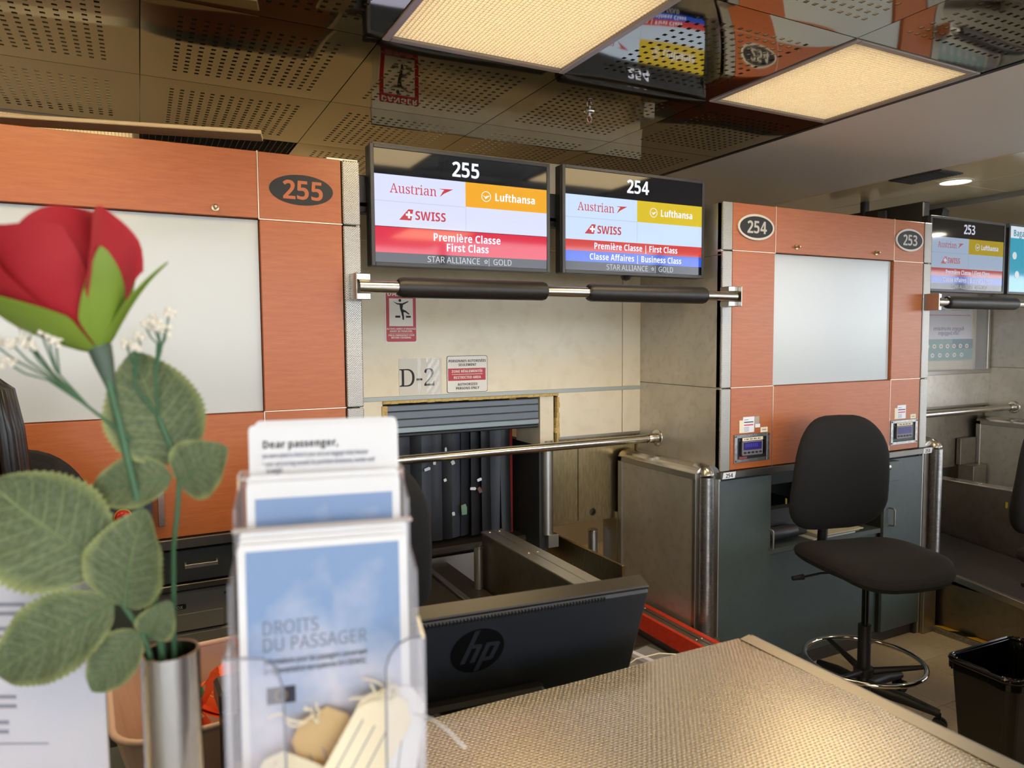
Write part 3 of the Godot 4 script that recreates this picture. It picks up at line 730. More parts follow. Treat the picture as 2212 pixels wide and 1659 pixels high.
func build_units():
	# ---- partitions above the back counters
	for u in [[-0.78, 0.655, true], [2.229, 3.664, false]]:
		var x0: float = u[0]; var x1: float = u[1]; var left: bool = u[2]
		var p := thing("wood_partition", "reddish wood panel partition with white glass board behind desk 255" if left else "reddish wood panel partition with white glass board between desks 254 and 253", "partition", Vector3(0, 1.008, FZ))
		var a := x0 + 0.058; var b := a + 0.258; var c := x1 - 0.316; var d := x1 - 0.058
		if not left: c = 3.368
		var y0 := 0.0; var y1 := 0.366; var y2 := 0.962; var y3 := 1.169
		var g := 0.002
		for q in [[a, b, y0, y1, 1], [b, c, y0, y1, 2], [c, d, y0, y1, 3], [a, b, y1, y2, 0], [c, d, y1, y2, 2], [a, b, y2, y3, 3], [b, c, y2, y3, 0], [c, d, y2, y3, 1]]:
			put(p, "wood_panel", bx(Vector3(q[0] + g, q[2] + g, -0.022), Vector3(q[1] - g, q[3] - g, 0.0), 0.0015), M["wood%d" % q[4]])
		for q in [[b, y0, y1], [c, y0, y1], [b, y2, y3], [c, y2, y3]]: put(p, "joint_strip", bx(Vector3(q[0] - 0.0018, q[1], -0.02), Vector3(q[0] + 0.0018, q[2], 0.0008)), M.strip)
		for q in [[a, b, y1], [c, d, y1], [a, b, y2], [c, d, y2]]: put(p, "joint_strip", bx(Vector3(q[0], q[2] - 0.0018, -0.02), Vector3(q[1], q[2] + 0.0018, 0.0008)), M.strip)
		var rv := MB.new()
		rv.box(Vector3(b - 0.012, y1, -0.05), Vector3(b, y2, -0.023)); rv.box(Vector3(c, y1, -0.05), Vector3(c + 0.012, y2, -0.023)); rv.box(Vector3(b, y1 - 0.012, -0.05), Vector3(c, y1, -0.023)); rv.box(Vector3(b, y2, -0.05), Vector3(c, y2 + 0.012, -0.023))
		put(p, "board_reveal", rv, M.wood_edge)
		put(p, "white_board", bx(Vector3(b + 0.001, y1 + 0.001, -0.052), Vector3(c - 0.001, y2 - 0.001, -0.016), 0.001), M.board)
		put(p, "backing", bx(Vector3(x0 + 0.03, 0, -0.50), Vector3(x1 - 0.03, y3 - 0.004, -0.055)), M.wood_edge)
		for s in [[x0, x0 + 0.056], [x1 - 0.056, x1]]:
			var near_254: bool = s[0] > 2.0 and s[0] < 3.0
			var cl := thing("steel_column", ("dimpled steel corner column left of the 254 number sign" if near_254 else "dimpled steel corner column right of the 253 number sign") if not left else ("dimpled steel corner column right of the 255 number sign" if s[0] > 0 else "dimpled steel corner column at the far end of the desk 255 partition"), "column", Vector3(s[0], 1.007, FZ))
			for q in [[0.0, 0.364], [0.366, 0.96], [0.962, 1.169]]:
				put(cl, "sleeve", bx(Vector3(0, q[0] + 0.0008, -0.03), Vector3(s[1] - s[0], q[1] - 0.0008, 0.004), 0.003), M.column)
		if left: put(p, "top_bracket", bx(Vector3(x1 - 0.10, y3, -0.13), Vector3(x1 + 0.002, y3 + 0.008, -0.02), 0.001), M.steel_soft)
	oval(Vector3(0.470, 2.068, FZ + 0.0005), "255", false, "black oval 255 sign with orange digits on the wood partition")
	oval(Vector3(2.421, 2.076, FZ + 0.0005), "254", true, "black oval 254 sign with silver rim beside the padded safety bar")
	oval(Vector3(3.481, 2.078, FZ + 0.0005), "253", true, "black oval 253 sign with silver rim at the partition end toward the glass recess")
	knob(Vector3(0.215, 1.995, FZ), "brass knob above the white board of desk 255")
	knob(Vector3(2.676, 2.003, FZ), "brass knob above the white board, nearer the 254 sign"); knob(Vector3(3.23, 2.003, FZ), "brass knob above the white board, nearer the 253 sign")
	# ---- worktops
	for q in [[-0.83, 0.668, "steel-edged worktop ledge under the desk 255 wood partition"], [2.221, 3.714, "steel-edged worktop ledge labelled 254 and 253"]]:
		var t := thing("worktop", q[2], "worktop", Vector3(q[0], 0.977, FZ))
		put(t, "slab", bx(Vector3(0, 0, -0.50), Vector3(q[1] - q[0], 0.030, 0.016), 0.002), M.worktop)
	for q in [[2.268, "254"], [3.66, "253"]]:
		var t := thing("desk_label", "small white label reading %s on the worktop edge, %s" % [q[1], "by the bright corner tube" if q[1] == "254" else "by the hazard-striped floor sill"], "label", Vector3(q[0], 0.992, FZ + 0.0165))
		var b := MB.new(); b.prism(PackedVector2Array([Vector2(-0.038, -0.014), Vector2(0.034, -0.014), Vector2(0.04, 0.014), Vector2(-0.032, 0.014)]), 0.0, 0.0008); put(t, "card", b, M.paper)
		text(t, q[1], Vector3(0.001, -0.001, 0.001), 0.024, M.ink, sans_bold, 1.05)
	build_cabinets()
	build_displays()
func build_cabinets():
	var fz := FZ - 0.004
	var t := thing("base_cabinet", "dark green-grey base cabinet with knee space between desks 254 and 253", "cabinet", Vector3(0, 0, fz))
	var cs := MB.new()
	cs.box(Vector3(2.232, 0.06, -0.48), Vector3(2.55, 0.972, -0.019)); cs.box(Vector3(3.345, 0.06, -0.48), Vector3(3.66, 0.972, -0.019)); cs.box(Vector3(2.55, 0.06, -0.48), Vector3(3.345, 0.972, -0.46))
	put(t, "carcass", cs, M.laminate_dark)
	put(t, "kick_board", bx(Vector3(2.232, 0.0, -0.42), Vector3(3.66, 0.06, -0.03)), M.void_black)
	put(t, "knee_panel", bx(Vector3(2.552, 0.06, -0.05), Vector3(3.343, 0.585, -0.03), 0.002), M.laminate)
	put(t, "shelf", bx(Vector3(2.552, 0.588, -0.45), Vector3(3.343, 0.612, -0.01), 0.002), M.laminate)
	put(t, "apron", bx(Vector3(2.552, 0.90, -0.45), Vector3(3.23, 0.965, -0.06), 0.002), M.laminate_dark)
	for q in [[2.234, 2.549, 2.539, true], [3.348, 3.656, 3.398, false]]:
		var dr := put(t, "door", bx(Vector3(q[0], 0.065, -0.018), Vector3(q[1], 0.965, 0.0), 0.002), M.laminate)
		handle(dr, Vector3(q[2], 0.712, 0), Vector3(q[2], 0.622, 0), 0.026, M.steel_soft)
	var dw := put(t, "drawer", bx(Vector3(3.16, 0.862, 0.001), Vector3(3.415, 0.962, 0.036), 0.002), M.laminate)
	handle(dw, Vector3(3.20, 0.895, 0.035), Vector3(3.27, 0.895, 0.035), 0.02, M.steel_soft)
	var lk := MB.new(); lk.lathe([Vector2(0.0, 0.01), Vector2(0.010, 0.010), Vector2(0.014, 0.007), Vector2(0.015, 0.0)], 20, Transform3D(Basis(Vector3.RIGHT, PI * 0.5), Vector3(3.325, 0.936, 0.035))); put(dw, "lock", lk, M.steel)
	var pr := thing("receipt_printer", "dark printer on the knee-space shelf behind the 254 chair", "printer", Vector3(2.62, 0.612, fz - 0.10))
	put(pr, "body", bx(Vector3(0, 0, -0.25), Vector3(0.30, 0.17, 0.0), 0.015), M.black); var rl := MB.new(); rl.cyl(Vector3(-0.02, 0.05, 0.03), Vector3(0.16, 0.05, 0.03), 0.03, -1, 20); put(pr, "roller", rl, M.bezel)
	for k in 3: single("paper_sheaf", bx(Vector3(2.86 + 0.03 * k, 0.612 + 0.006 * k, fz - 0.2), Vector3(3.16 + 0.03 * k, 0.617 + 0.006 * k, fz - 0.02)), [M.paper, M.fascia, M.paper_cream][k], ["stack of white papers, bottom layer on the knee-space shelf", "grey folder in the middle of papers on the knee-space shelf", "cream papers topmost on the knee-space shelf"][k], "paper", "papers on the knee-space shelf")
	# left back counter, under desk 255
	t = thing("base_cabinet", "dark base cabinet with drawer and printer bay under desk 255", "cabinet", Vector3(0, 0, fz))
	cs = MB.new()
	cs.box(Vector3(-0.77, 0.06, -0.48), Vector3(-0.02, 0.972, -0.019)); cs.box(Vector3(0.30, 0.06, -0.48), Vector3(0.65, 0.972, -0.019)); cs.box(Vector3(-0.02, 0.06, -0.48), Vector3(0.30, 0.972, -0.46))
	put(t, "carcass", cs, M.laminate_dark)
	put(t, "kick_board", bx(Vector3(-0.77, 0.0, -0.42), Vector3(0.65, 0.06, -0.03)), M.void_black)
	put(t, "shelf", bx(Vector3(-0.02, 0.845, -0.45), Vector3(0.30, 0.863, 0.004), 0.002), M.worktop)
	put(t, "shelf", bx(Vector3(-0.02, 0.54, -0.45), Vector3(0.30, 0.565, 0.0), 0.002), M.laminate)
	for q in [[-0.765, -0.40, -0.44], [-0.396, -0.024, -0.38], [0.304, 0.645, 0.335]]:
		var dr := put(t, "door", bx(Vector3(q[0], 0.065, -0.018), Vector3(q[1], 0.965, 0.0), 0.002), M.laminate)
		handle(dr, Vector3(q[2], 0.712, 0), Vector3(q[2], 0.622, 0), 0.026, M.steel_soft)
	dw = put(t, "drawer", bx(Vector3(-0.016, 0.869, -0.1), Vector3(0.296, 0.966, 0.0), 0.002), M.laminate_dark)
	var hb := MB.new(); hb.box(Vector3(0.096, 0.914, 0.018), Vector3(0.188, 0.926, 0.021), 0.001)
	for x in [0.098, 0.186]: hb.box(Vector3(x - 0.002, 0.916, 0.0), Vector3(x + 0.002, 0.930, 0.02), 0.0005)
	put(dw, "handle", hb, M.steel_soft)
	lk = MB.new(); lk.lathe([Vector2(0.0, 0.006), Vector2(0.009, 0.006), Vector2(0.010, 0.009), Vector2(0.013, 0.009), Vector2(0.014, 0.0)], 20, Transform3D(Basis(Vector3.RIGHT, PI * 0.5), Vector3(0.245, 0.942, 0.0))); put(dw, "lock", lk, M.steel)
	pr = thing("laser_printer", "grey laser printer in the open bay under the desk 255 drawer", "printer", Vector3(0.0, 0.565, fz - 0.03))
	var grey := mat(srgb(112, 110, 102), 0.5)
	put(pr, "body", bx(Vector3(-0.018, 0.0, -0.38), Vector3(0.235, 0.135, 0.0), 0.006), grey)
	put(pr, "upper_body", bx(Vector3(-0.018, 0.139, -0.38), Vector3(0.235, 0.263, 0.0), 0.006), grey)
	put(pr, "tray_door", bx(Vector3(0.0, 0.142, 0.0), Vector3(0.203, 0.196, 0.004), 0.003), grey)
	var bd := MB.new(); bd.prism(rrect(0.075, 0.016, 0.005), 0.0, 0.002, Transform3D(Basis(), Vector3(0.060, 0.219, 0.0))); put(pr, "badge", bd, M.black)
	text(pr, "xerox", Vector3(0.067, 0.219, 0.0024), 0.017, M.grey_print, sans)
	var bt := MB.new(); bt.lathe([Vector2(0.0, 0.003), Vector2(0.004, 0.003), Vector2(0.0045, 0.0)], 14, Transform3D(Basis(Vector3.RIGHT, PI * 0.5), Vector3(0.21, 0.243, 0.0))); put(pr, "button", bt, M.bezel)
	var es := thing("emergency_stop", "red mushroom emergency stop button on a dark box by desk 255", "button", Vector3(-0.06, 1.10, FZ))
	put(es, "box", bx(Vector3(-0.075, -0.06, 0), Vector3(0.075, 0.075, 0.05), 0.004), mat(srgb(52, 54, 66), 0.4)); put(es, "side_plate", bx(Vector3(0.09, -0.05, 0), Vector3(0.108, 0.08, 0.01), 0.001), M.steel)
	var rb := Transform3D(Basis(Vector3.RIGHT, PI * 0.5), Vector3(0.0, 0.0, 0.05))
	var e1 := MB.new(); e1.lathe([Vector2(0.019, 0.001), Vector2(0.023, 0.002), Vector2(0.023, 0.0)], 28, rb); put(es, "ring", e1, mat(srgb(214, 168, 60), 0.4))
	var e2 := MB.new(); e2.lathe([Vector2(0.0, 0.024), Vector2(0.013, 0.022), Vector2(0.02, 0.015), Vector2(0.02, 0.008), Vector2(0.011, 0.005), Vector2(0.011, 0.0)], 28, rb); put(es, "mushroom", e2, mat(srgb(176, 24, 30), 0.3))
	var e3 := MB.new(); e3.lathe([Vector2(0.0, 0.027), Vector2(0.006, 0.026), Vector2(0.007, 0.021)], 20, rb); put(es, "cap", e3, M.black)
	put(es, "tag_strip", bx(Vector3(-0.04, -0.053, 0.05), Vector3(0.04, -0.039, 0.051)), M.paper); text(es, "21", Vector3(-0.004, -0.046, 0.0515), 0.012, M.ink, sans)
func build_displays():
	for q in [[2.4165, "254"], [3.481, "253"]]:
		var t := thing("weight_display", "steel-framed weight display with violet screen, %s" % ("red tag in its corner, left of the chair" if q[1] == "254" else "blank screen, right of the chair"), "display", Vector3(q[0], 1.102, FZ))
		var fr := MB.new(); var w := 0.107; var h := 0.063
		for s in [-1, 1]:
			fr.box(Vector3(s * w, -h, 0.0), Vector3(s * (w - 0.018), h, 0.006), 0.0015); fr.box(Vector3(-w + 0.018, s * h, 0.0), Vector3(w - 0.018, s * (h - 0.016), 0.006), 0.0015)
		put(t, "frame", fr, M.steel_worn)
		for s in [Vector2(-1, -1), Vector2(1, -1), Vector2(-1, 1), Vector2(1, 1)]:
			var sc := MB.new(); sc.lathe([Vector2(0.0, 0.003), Vector2(0.003, 0.003), Vector2(0.0042, 0.0)], 10, Transform3D(Basis(Vector3.RIGHT, PI * 0.5), Vector3(s.x * 0.1, s.y * 0.055, 0.006))); put(t, "screw", sc, M.bezel)
		put(t, "back_plate", bx(Vector3(-0.09, -0.048, -0.001), Vector3(0.09, 0.048, 0.001)), M.black)
		put(t, "housing", bx(Vector3(-0.076, -0.033, 0.0), Vector3(0.078, 0.034, 0.004), 0.002), M.black_gloss)
		var bz := MB.new(); bz.prism(rrect(0.125, 0.064, 0.006), 0.004, 0.009, Transform3D(Basis(), Vector3(-0.002, 0.0, 0))); put(t, "bezel", bz, mat(srgb(116, 112, 118), 0.4))
		put(t, "screen", bx(Vector3(-0.057, -0.008, 0.009), Vector3(0.053, 0.026, 0.0096)), M.lcd)
		if q[1] == "254":
			for k in 7: put(t, "segment", bx(Vector3(-0.045 + 0.011 * k, 0.004, 0.0096), Vector3(-0.039 + 0.011 * k, 0.02, 0.0099)), M.lcd_on)
			put(t, "red_tag", bx(Vector3(-0.075, -0.047, 0.001), Vector3(-0.028, -0.038, 0.002)), mat(srgb(150, 60, 54), 0.5))
		for k in 5:
			var bt := MB.new(); bt.prism(ellipse(0.008, 0.0045, 14), 0.009, 0.011, Transform3D(Basis(), Vector3(-0.048 + 0.0235 * k, -0.02, 0))); put(t, "button", bt, M.black)
		put(t, "caption", bx(Vector3(-0.062, 0.033, 0.006), Vector3(0.062, 0.047, 0.0075)), M.paper_cream)
		for k in 9: put(t, "print_mark", bx(Vector3(-0.05 + 0.0115 * k, 0.0375, 0.0075), Vector3(-0.05 + 0.0115 * k + 0.004 + 0.004 * (k % 2), 0.0425, 0.0078)), M.ink)
		var st := thing("inspection_sticker", "white inspection sticker with black and red bars, %s" % ("next to a silver foil sticker" if q[1] == "254" else "alone above the right-hand display"), "sticker", Vector3(q[0] - 0.02, 1.205, FZ + 0.0006))
		put(st, "card", bx(Vector3(-0.034, -0.034, 0), Vector3(0.034, 0.036, 0.0006)), M.paper)
		put(st, "under_card", bx(Vector3(-0.055, -0.034, -0.0004), Vector3(-0.033, 0.022, 0.0003)), M.paper_cream)
		put(st, "bar", bx(Vector3(-0.028, 0.010, 0.0006), Vector3(0.028, 0.0145, 0.0009)), M.ink); put(st, "bar", bx(Vector3(-0.028, -0.003, 0.0006), Vector3(0.028, 0.002, 0.0009)), mat(srgb(206, 60, 84), 0.6))
		for k in 4: put(st, "text_line", bx(Vector3(-0.028, -0.012 - 0.0055 * k, 0.0006), Vector3(0.002, -0.010 - 0.0055 * k, 0.0008)), M.ink_soft)
		put(st, "text_line", bx(Vector3(-0.028, 0.022, 0.0006), Vector3(-0.002, 0.0245, 0.0008)), M.ink_soft)
		var s2 := thing("small_sticker", "small cream sticker over the corner of %s" % ("the weight display with the red tag" if q[1] == "254" else "the weight display near the recess"), "sticker", Vector3(q[0] + 0.075, 1.178, FZ + 0.0006))
		put(s2, "card", bx(Vector3(-0.022, -0.0115, 0), Vector3(0.022, 0.0115, 0.0006)), M.paper_cream); put(s2, "text_line", bx(Vector3(-0.012, -0.002, 0.0006), Vector3(0.012, 0.002, 0.0008)), M.ink_soft)
		if q[1] == "254":
			var s3 := thing("silver_sticker", "worn silver foil sticker beside the 254 inspection sticker", "sticker", Vector3(q[0] + 0.028, 1.222, FZ + 0.0006))
			put(s3, "card", bx(Vector3(-0.012, -0.016, 0), Vector3(0.016, 0.018, 0.0005)), mat(srgb(168, 162, 148), 0.4, 0.4)); put(s3, "residue", bx(Vector3(-0.008, -0.032, 0), Vector3(0.022, -0.016, 0.0004)), M.paper)

func low_wall(x0: float, x1: float, label: String):
	# x0 is the face towards the belt, x1 sits against the counter unit
	var s := signf(x1 - x0)
	var t := thing("bumper_wall", label, "low wall", Vector3(x0, 0, -2.62))
	var w := absf(x1 - x0)
	var top := 1.04; var zb := -0.293; var zf := 0.27
	put(t, "core", bx(Vector3(0.003 * s, 0.02, zb), Vector3(w * s, top - 0.03, zf)), M.low_steel)
	put(t, "face_panel", bx(Vector3(0.0, 0.32, zb + 0.03), Vector3(0.004 * s, 0.985, zf - 0.012), 0.001), M.side_steel)
	var fr := MB.new()
	fr.box(Vector3(-0.006 * s, 0.30, zb), Vector3(0.006 * s, 1.01, zb + 0.03), 0.002); fr.box(Vector3(-0.006 * s, 0.985, zb), Vector3(0.006 * s, 1.012, zf), 0.002); fr.box(Vector3(-0.004 * s, 0.30, zf - 0.02), Vector3(0.006 * s, 0.985, zf), 0.001)
	put(t, "edge_frame", fr, M.steel_soft)
	var cap := MB.new(); var pr := []
	for k in 9: pr.push_back(Vector2(w * 0.5 * (1.0 - cos(PI * k / 8.0)) * s, top - 0.028 + 0.028 * sin(PI * k / 8.0)))
	for k in 8: cap.quad(Vector3(pr[k].x, pr[k].y, zb), Vector3(pr[k + 1].x, pr[k + 1].y, zb), Vector3(pr[k + 1].x, pr[k + 1].y, zf), Vector3(pr[k].x, pr[k].y, zf))
	for z in [zb, zf]: cap.prism(PackedVector2Array(pr), z - 0.0005, z + 0.0005)
	put(t, "top_cap", cap, M.steel)
	var bp := MB.new(); var q := 0.05 * s
	bp.cyl(Vector3(q, 0.27, zf + 0.012), Vector3(q, 0.995, zf + 0.012), 0.033, -1, 28); put(t, "corner_bumper", bp, M.steel_worn)
	var el := MB.new(); var pts := []
	for k in 7: pts.push_back(Vector3(q, 0.998 + 0.026 * sin(PI * 0.5 * k / 6.0), zf + 0.012 - 0.06 * (1.0 - cos(PI * 0.5 * k / 6.0))))
	el.tube(pts, 0.031, 24); put(t, "bumper_elbow", el, M.steel)
	put(t, "foot", bx(Vector3(0.02 * s, 0.0, zb), Vector3(w * s, 0.27, zf + 0.02), 0.003), M.steel_soft)
func build_conveyors():
	low_wall(0.785, 0.658, "steel bumper wall hidden beside the desk 255 cabinet")
	low_wall(2.10, 2.226, "dimpled steel bumper wall with bright corner tube left of cabinet 254")
	low_wall(3.793, 3.667, "steel bumper wall with bright corner tube right of cabinet 253")
	low_wall(5.11, 5.237, "steel bumper wall on the far side of the desk 253 belt")
	var t := thing("belt_conveyor", "dark belt conveyor running into the strip curtain of the baggage hatch", "conveyor", Vector3(0, 0, 0))
	put(t, "belt", bx(Vector3(0.92, 0.59, -3.55), Vector3(1.78, 0.625, -3.075), 0.008), M.belt)
	put(t, "belt", bx(Vector3(0.80, 0.54, -3.065), Vector3(1.10, 0.565, -1.95), 0.008), M.belt)
	put(t, "belt", bx(Vector3(1.13, 0.535, -3.065), Vector3(1.236, 0.56, -1.95), 0.004), M.belt)
	put(t, "side_frame", bx(Vector3(1.10, 0.50, -3.07), Vector3(1.128, 0.572, -1.95), 0.003), M.steel_soft); put(t, "side_frame", bx(Vector3(1.785, 0.52, -3.10), Vector3(1.80, 0.63, -2.45), 0.002), M.brushed_gold)
	put(t, "bed", bx(Vector3(0.80, 0.0, -3.06), Vector3(1.236, 0.50, -1.96)), M.laminate_dark); put(t, "bed", bx(Vector3(0.92, 0.0, -3.55), Vector3(1.70, 0.58, -3.08)), M.steel_soft)
	t = thing("lane_divider", "low steel divider wall between the two baggage lanes", "divider", Vector3(1.24, 0, -2.69))
	put(t, "body", bx(Vector3(0.001, 0.0, 0.001), Vector3(0.094, 0.785, 0.74), 0.002), M.low_steel)
	put(t, "cap", bx(Vector3(-0.002, 0.783, -0.002), Vector3(0.047, 0.792, 0.745), 0.002), M.steel_soft); put(t, "cap", bx(Vector3(0.049, 0.783, -0.002), Vector3(0.098, 0.792, 0.745), 0.002), M.steel_soft)
	for q in [Vector2(0.025, 0.03), Vector2(0.07, 0.03), Vector2(0.03, 0.36), Vector2(0.068, 0.36)]:
		var sc := MB.new(); sc.lathe([Vector2(0.0, 0.004), Vector2(0.004, 0.0032), Vector2(0.006, 0.0)], 12, Transform3D(Basis(), Vector3(q.x, 0.792, q.y))); put(t, "screw", sc, M.steel)
	for q in [[Vector3(1.214, 0.562, -2.665), Vector3(1.214, 0.735, -2.665), 0.019, "short steel roller post at the end of the lane divider"], [Vector3(2.058, 0.34, -3.08), Vector3(2.058, 0.60, -3.08), 0.026, "thick steel roller post behind the bumper wall"]]:
		var p := thing("roller_post", q[3], "post"); var b := MB.new(); b.cyl(q[0], q[1], q[2], -1, 24); put(p, "tube", b, M.steel_soft)
		b = MB.new(); b.lathe([Vector2(0.0, 0.006), Vector2(q[2] * 0.8, 0.006), Vector2(q[2] * 1.06, 0.003), Vector2(q[2] * 1.06, -0.004)], 24, Transform3D(Basis(), q[1])); put(p, "cap", b, M.steel)
	t = thing("control_box", "small steel box at the back end of the bumper wall", "box", Vector3(2.10, 0, -2.93)); put(t, "case", bx(Vector3(0.0, 0.30, -0.12), Vector3(0.12, 0.72, 0.005), 0.002), M.steel_soft); put(t, "case_upper", bx(Vector3(0.03, 0.72, -0.06), Vector3(0.12, 0.86, 0.0), 0.002), M.low_steel)
	# hatch corner: round steel post and its foot
	t = thing("hatch_post", "round brushed steel corner post right of the strip curtain", "post", Vector3(1.702, 0, BZ - 0.03))
	var hb := MB.new(); hb.cyl(Vector3(0, 0.66, 0), Vector3(0, 1.112, 0), 0.030, -1, 28); put(t, "tube", hb, M.steel_soft); put(t, "foot_bracket", bx(Vector3(-0.012, 0.60, -0.01), Vector3(0.045, 0.662, 0.035), 0.002), M.steel_soft)
	# desk 254 lane with the red-edged guard
	t = thing("belt_conveyor", "weighing belt with red-edged guard rail beside the bumper wall", "conveyor", Vector3.ZERO)
	put(t, "belt", bx(Vector3(1.36, 0.22, -2.95), Vector3(1.97, 0.25, -1.45), 0.008), M.belt); put(t, "bed", bx(Vector3(1.345, 0.0, -2.95), Vector3(2.07, 0.218, -1.45)), M.laminate_dark)
	var gr := put(t, "guard_rail", bx(Vector3(1.978, 0.218, -2.70), Vector3(2.072, 0.342, -1.50), 0.002), M.steel_soft)
	put(gr, "red_edge", bx(Vector3(2.050, 0.340, -2.70), Vector3(2.074, 0.346, -1.50), 0.001), M.red); put(gr, "red_edge", bx(Vector3(1.974, 0.272, -2.70), Vector3(1.992, 0.346, -1.50), 0.001), M.red)
	put(gr, "seam", bx(Vector3(2.024, 0.340, -2.70), Vector3(2.0255, 0.3432, -1.50)), M.black)
	for z in [-2.24, -2.62]:
		for x in [2.012, 2.04]:
			var sc := MB.new(); sc.lathe([Vector2(0.0, 0.004), Vector2(0.004, 0.003), Vector2(0.006, 0.0)], 12, Transform3D(Basis(), Vector3(x, 0.342, z))); put(gr, "screw", sc, M.steel)
	# desk 253 lane: gently sloping belt
	t = thing("belt_conveyor", "sloping weighing belt beside cabinet 253 with steel edge rail", "conveyor", Vector3(3.80, 0.328, -2.345))
	var tilt := Transform3D(Basis(Vector3.RIGHT, 0.115), Vector3.ZERO)
	var b := MB.new(); b.box(Vector3(0.035, -0.04, -0.52), Vector3(0.61, 0.0, 1.3), 0.006, tilt); put(t, "belt", b, M.belt)
	b = MB.new(); b.box(Vector3(0.0, -0.03, -0.52), Vector3(0.028, 0.006, 1.3), 0.002, tilt); put(t, "edge_rail", b, M.steel)
	put(t, "skirt", bx(Vector3(0.004, -0.31, -0.42), Vector3(0.02, -0.06, 1.2)), M.low_steel)
	b = MB.new(); b.prism(PackedVector2Array([Vector2(-0.50, -0.02), Vector2(1.25, -0.2), Vector2(1.25, -0.3), Vector2(-0.50, -0.3)]), 0.02, 0.6, Transform3D(Basis(Vector3(0, 0, 1), Vector3.UP, Vector3(1, 0, 0)), Vector3.ZERO)); put(t, "bed", b, M.laminate_dark)
	var hz := thing("hazard_sill", "low steel floor sill with yellow and black hazard stripes", "floor sill", Vector3(3.75, 0, -2.38))
	put(hz, "sill", bx(Vector3(0.0, 0.0, 0.0), Vector3(0.05, 0.03, 1.3), 0.002), M.steel_worn)
	for k in 11:
		var m: Material = mat(srgb(226, 178, 40), 0.5) if k % 2 == 0 else M.black
		b = MB.new(); var z := 0.05 + 0.085 * k
		b.prism(PackedVector2Array([Vector2(0.012, z), Vector2(0.05, z + 0.03), Vector2(0.05, z + 0.115), Vector2(0.012, z + 0.085)]), 0.0, 0.0006, Transform3D(Basis(Vector3.RIGHT, Vector3(0, 0, 1), Vector3.UP), Vector3(0, 0.0304, 0))); put(hz, "stripe", b, m)
	t = thing("lane_divider", "steel divider wall in the middle of the desk 253 lanes", "divider", Vector3(4.42, 0, -2.76))
	put(t, "body", bx(Vector3(0.0, 0.0, 0.0), Vector3(0.09, 0.695, 1.2), 0.002), M.low_steel); put(t, "cap", bx(Vector3(-0.003, 0.693, -0.003), Vector3(0.093, 0.702, 1.2), 0.002), M.steel)
	for q in [Vector2(0.03, 0.25), Vector2(0.055, 0.25)]:
		var sc := MB.new(); sc.lathe([Vector2(0.0, 0.004), Vector2(0.004, 0.0032), Vector2(0.006, 0.0)], 12, Transform3D(Basis(), Vector3(q.x, 0.702, q.y))); put(t, "screw", sc, M.steel)
	t = thing("belt_conveyor", "far belt conveyor beyond the desk 253 lane divider", "conveyor", Vector3(4.52, 0, -2.9)); put(t, "belt", bx(Vector3(0, 0.36, 0), Vector3(0.57, 0.40, 1.4), 0.008), M.belt); put(t, "bed", bx(Vector3(0, 0, 0), Vector3(0.57, 0.36, 1.4)), M.laminate_dark)
	t = thing("control_box", "pair of stepped steel boxes behind the far bumper wall", "box", Vector3(4.94, 0, -2.925)); put(t, "case", bx(Vector3(0, 0.40, -0.002), Vector3(0.15, 0.715, 0.10), 0.002), M.low_steel); put(t, "case_upper", bx(Vector3(-0.015, 0.715, -0.01), Vector3(0.16, 0.895, 0.02), 0.002), M.low_steel)

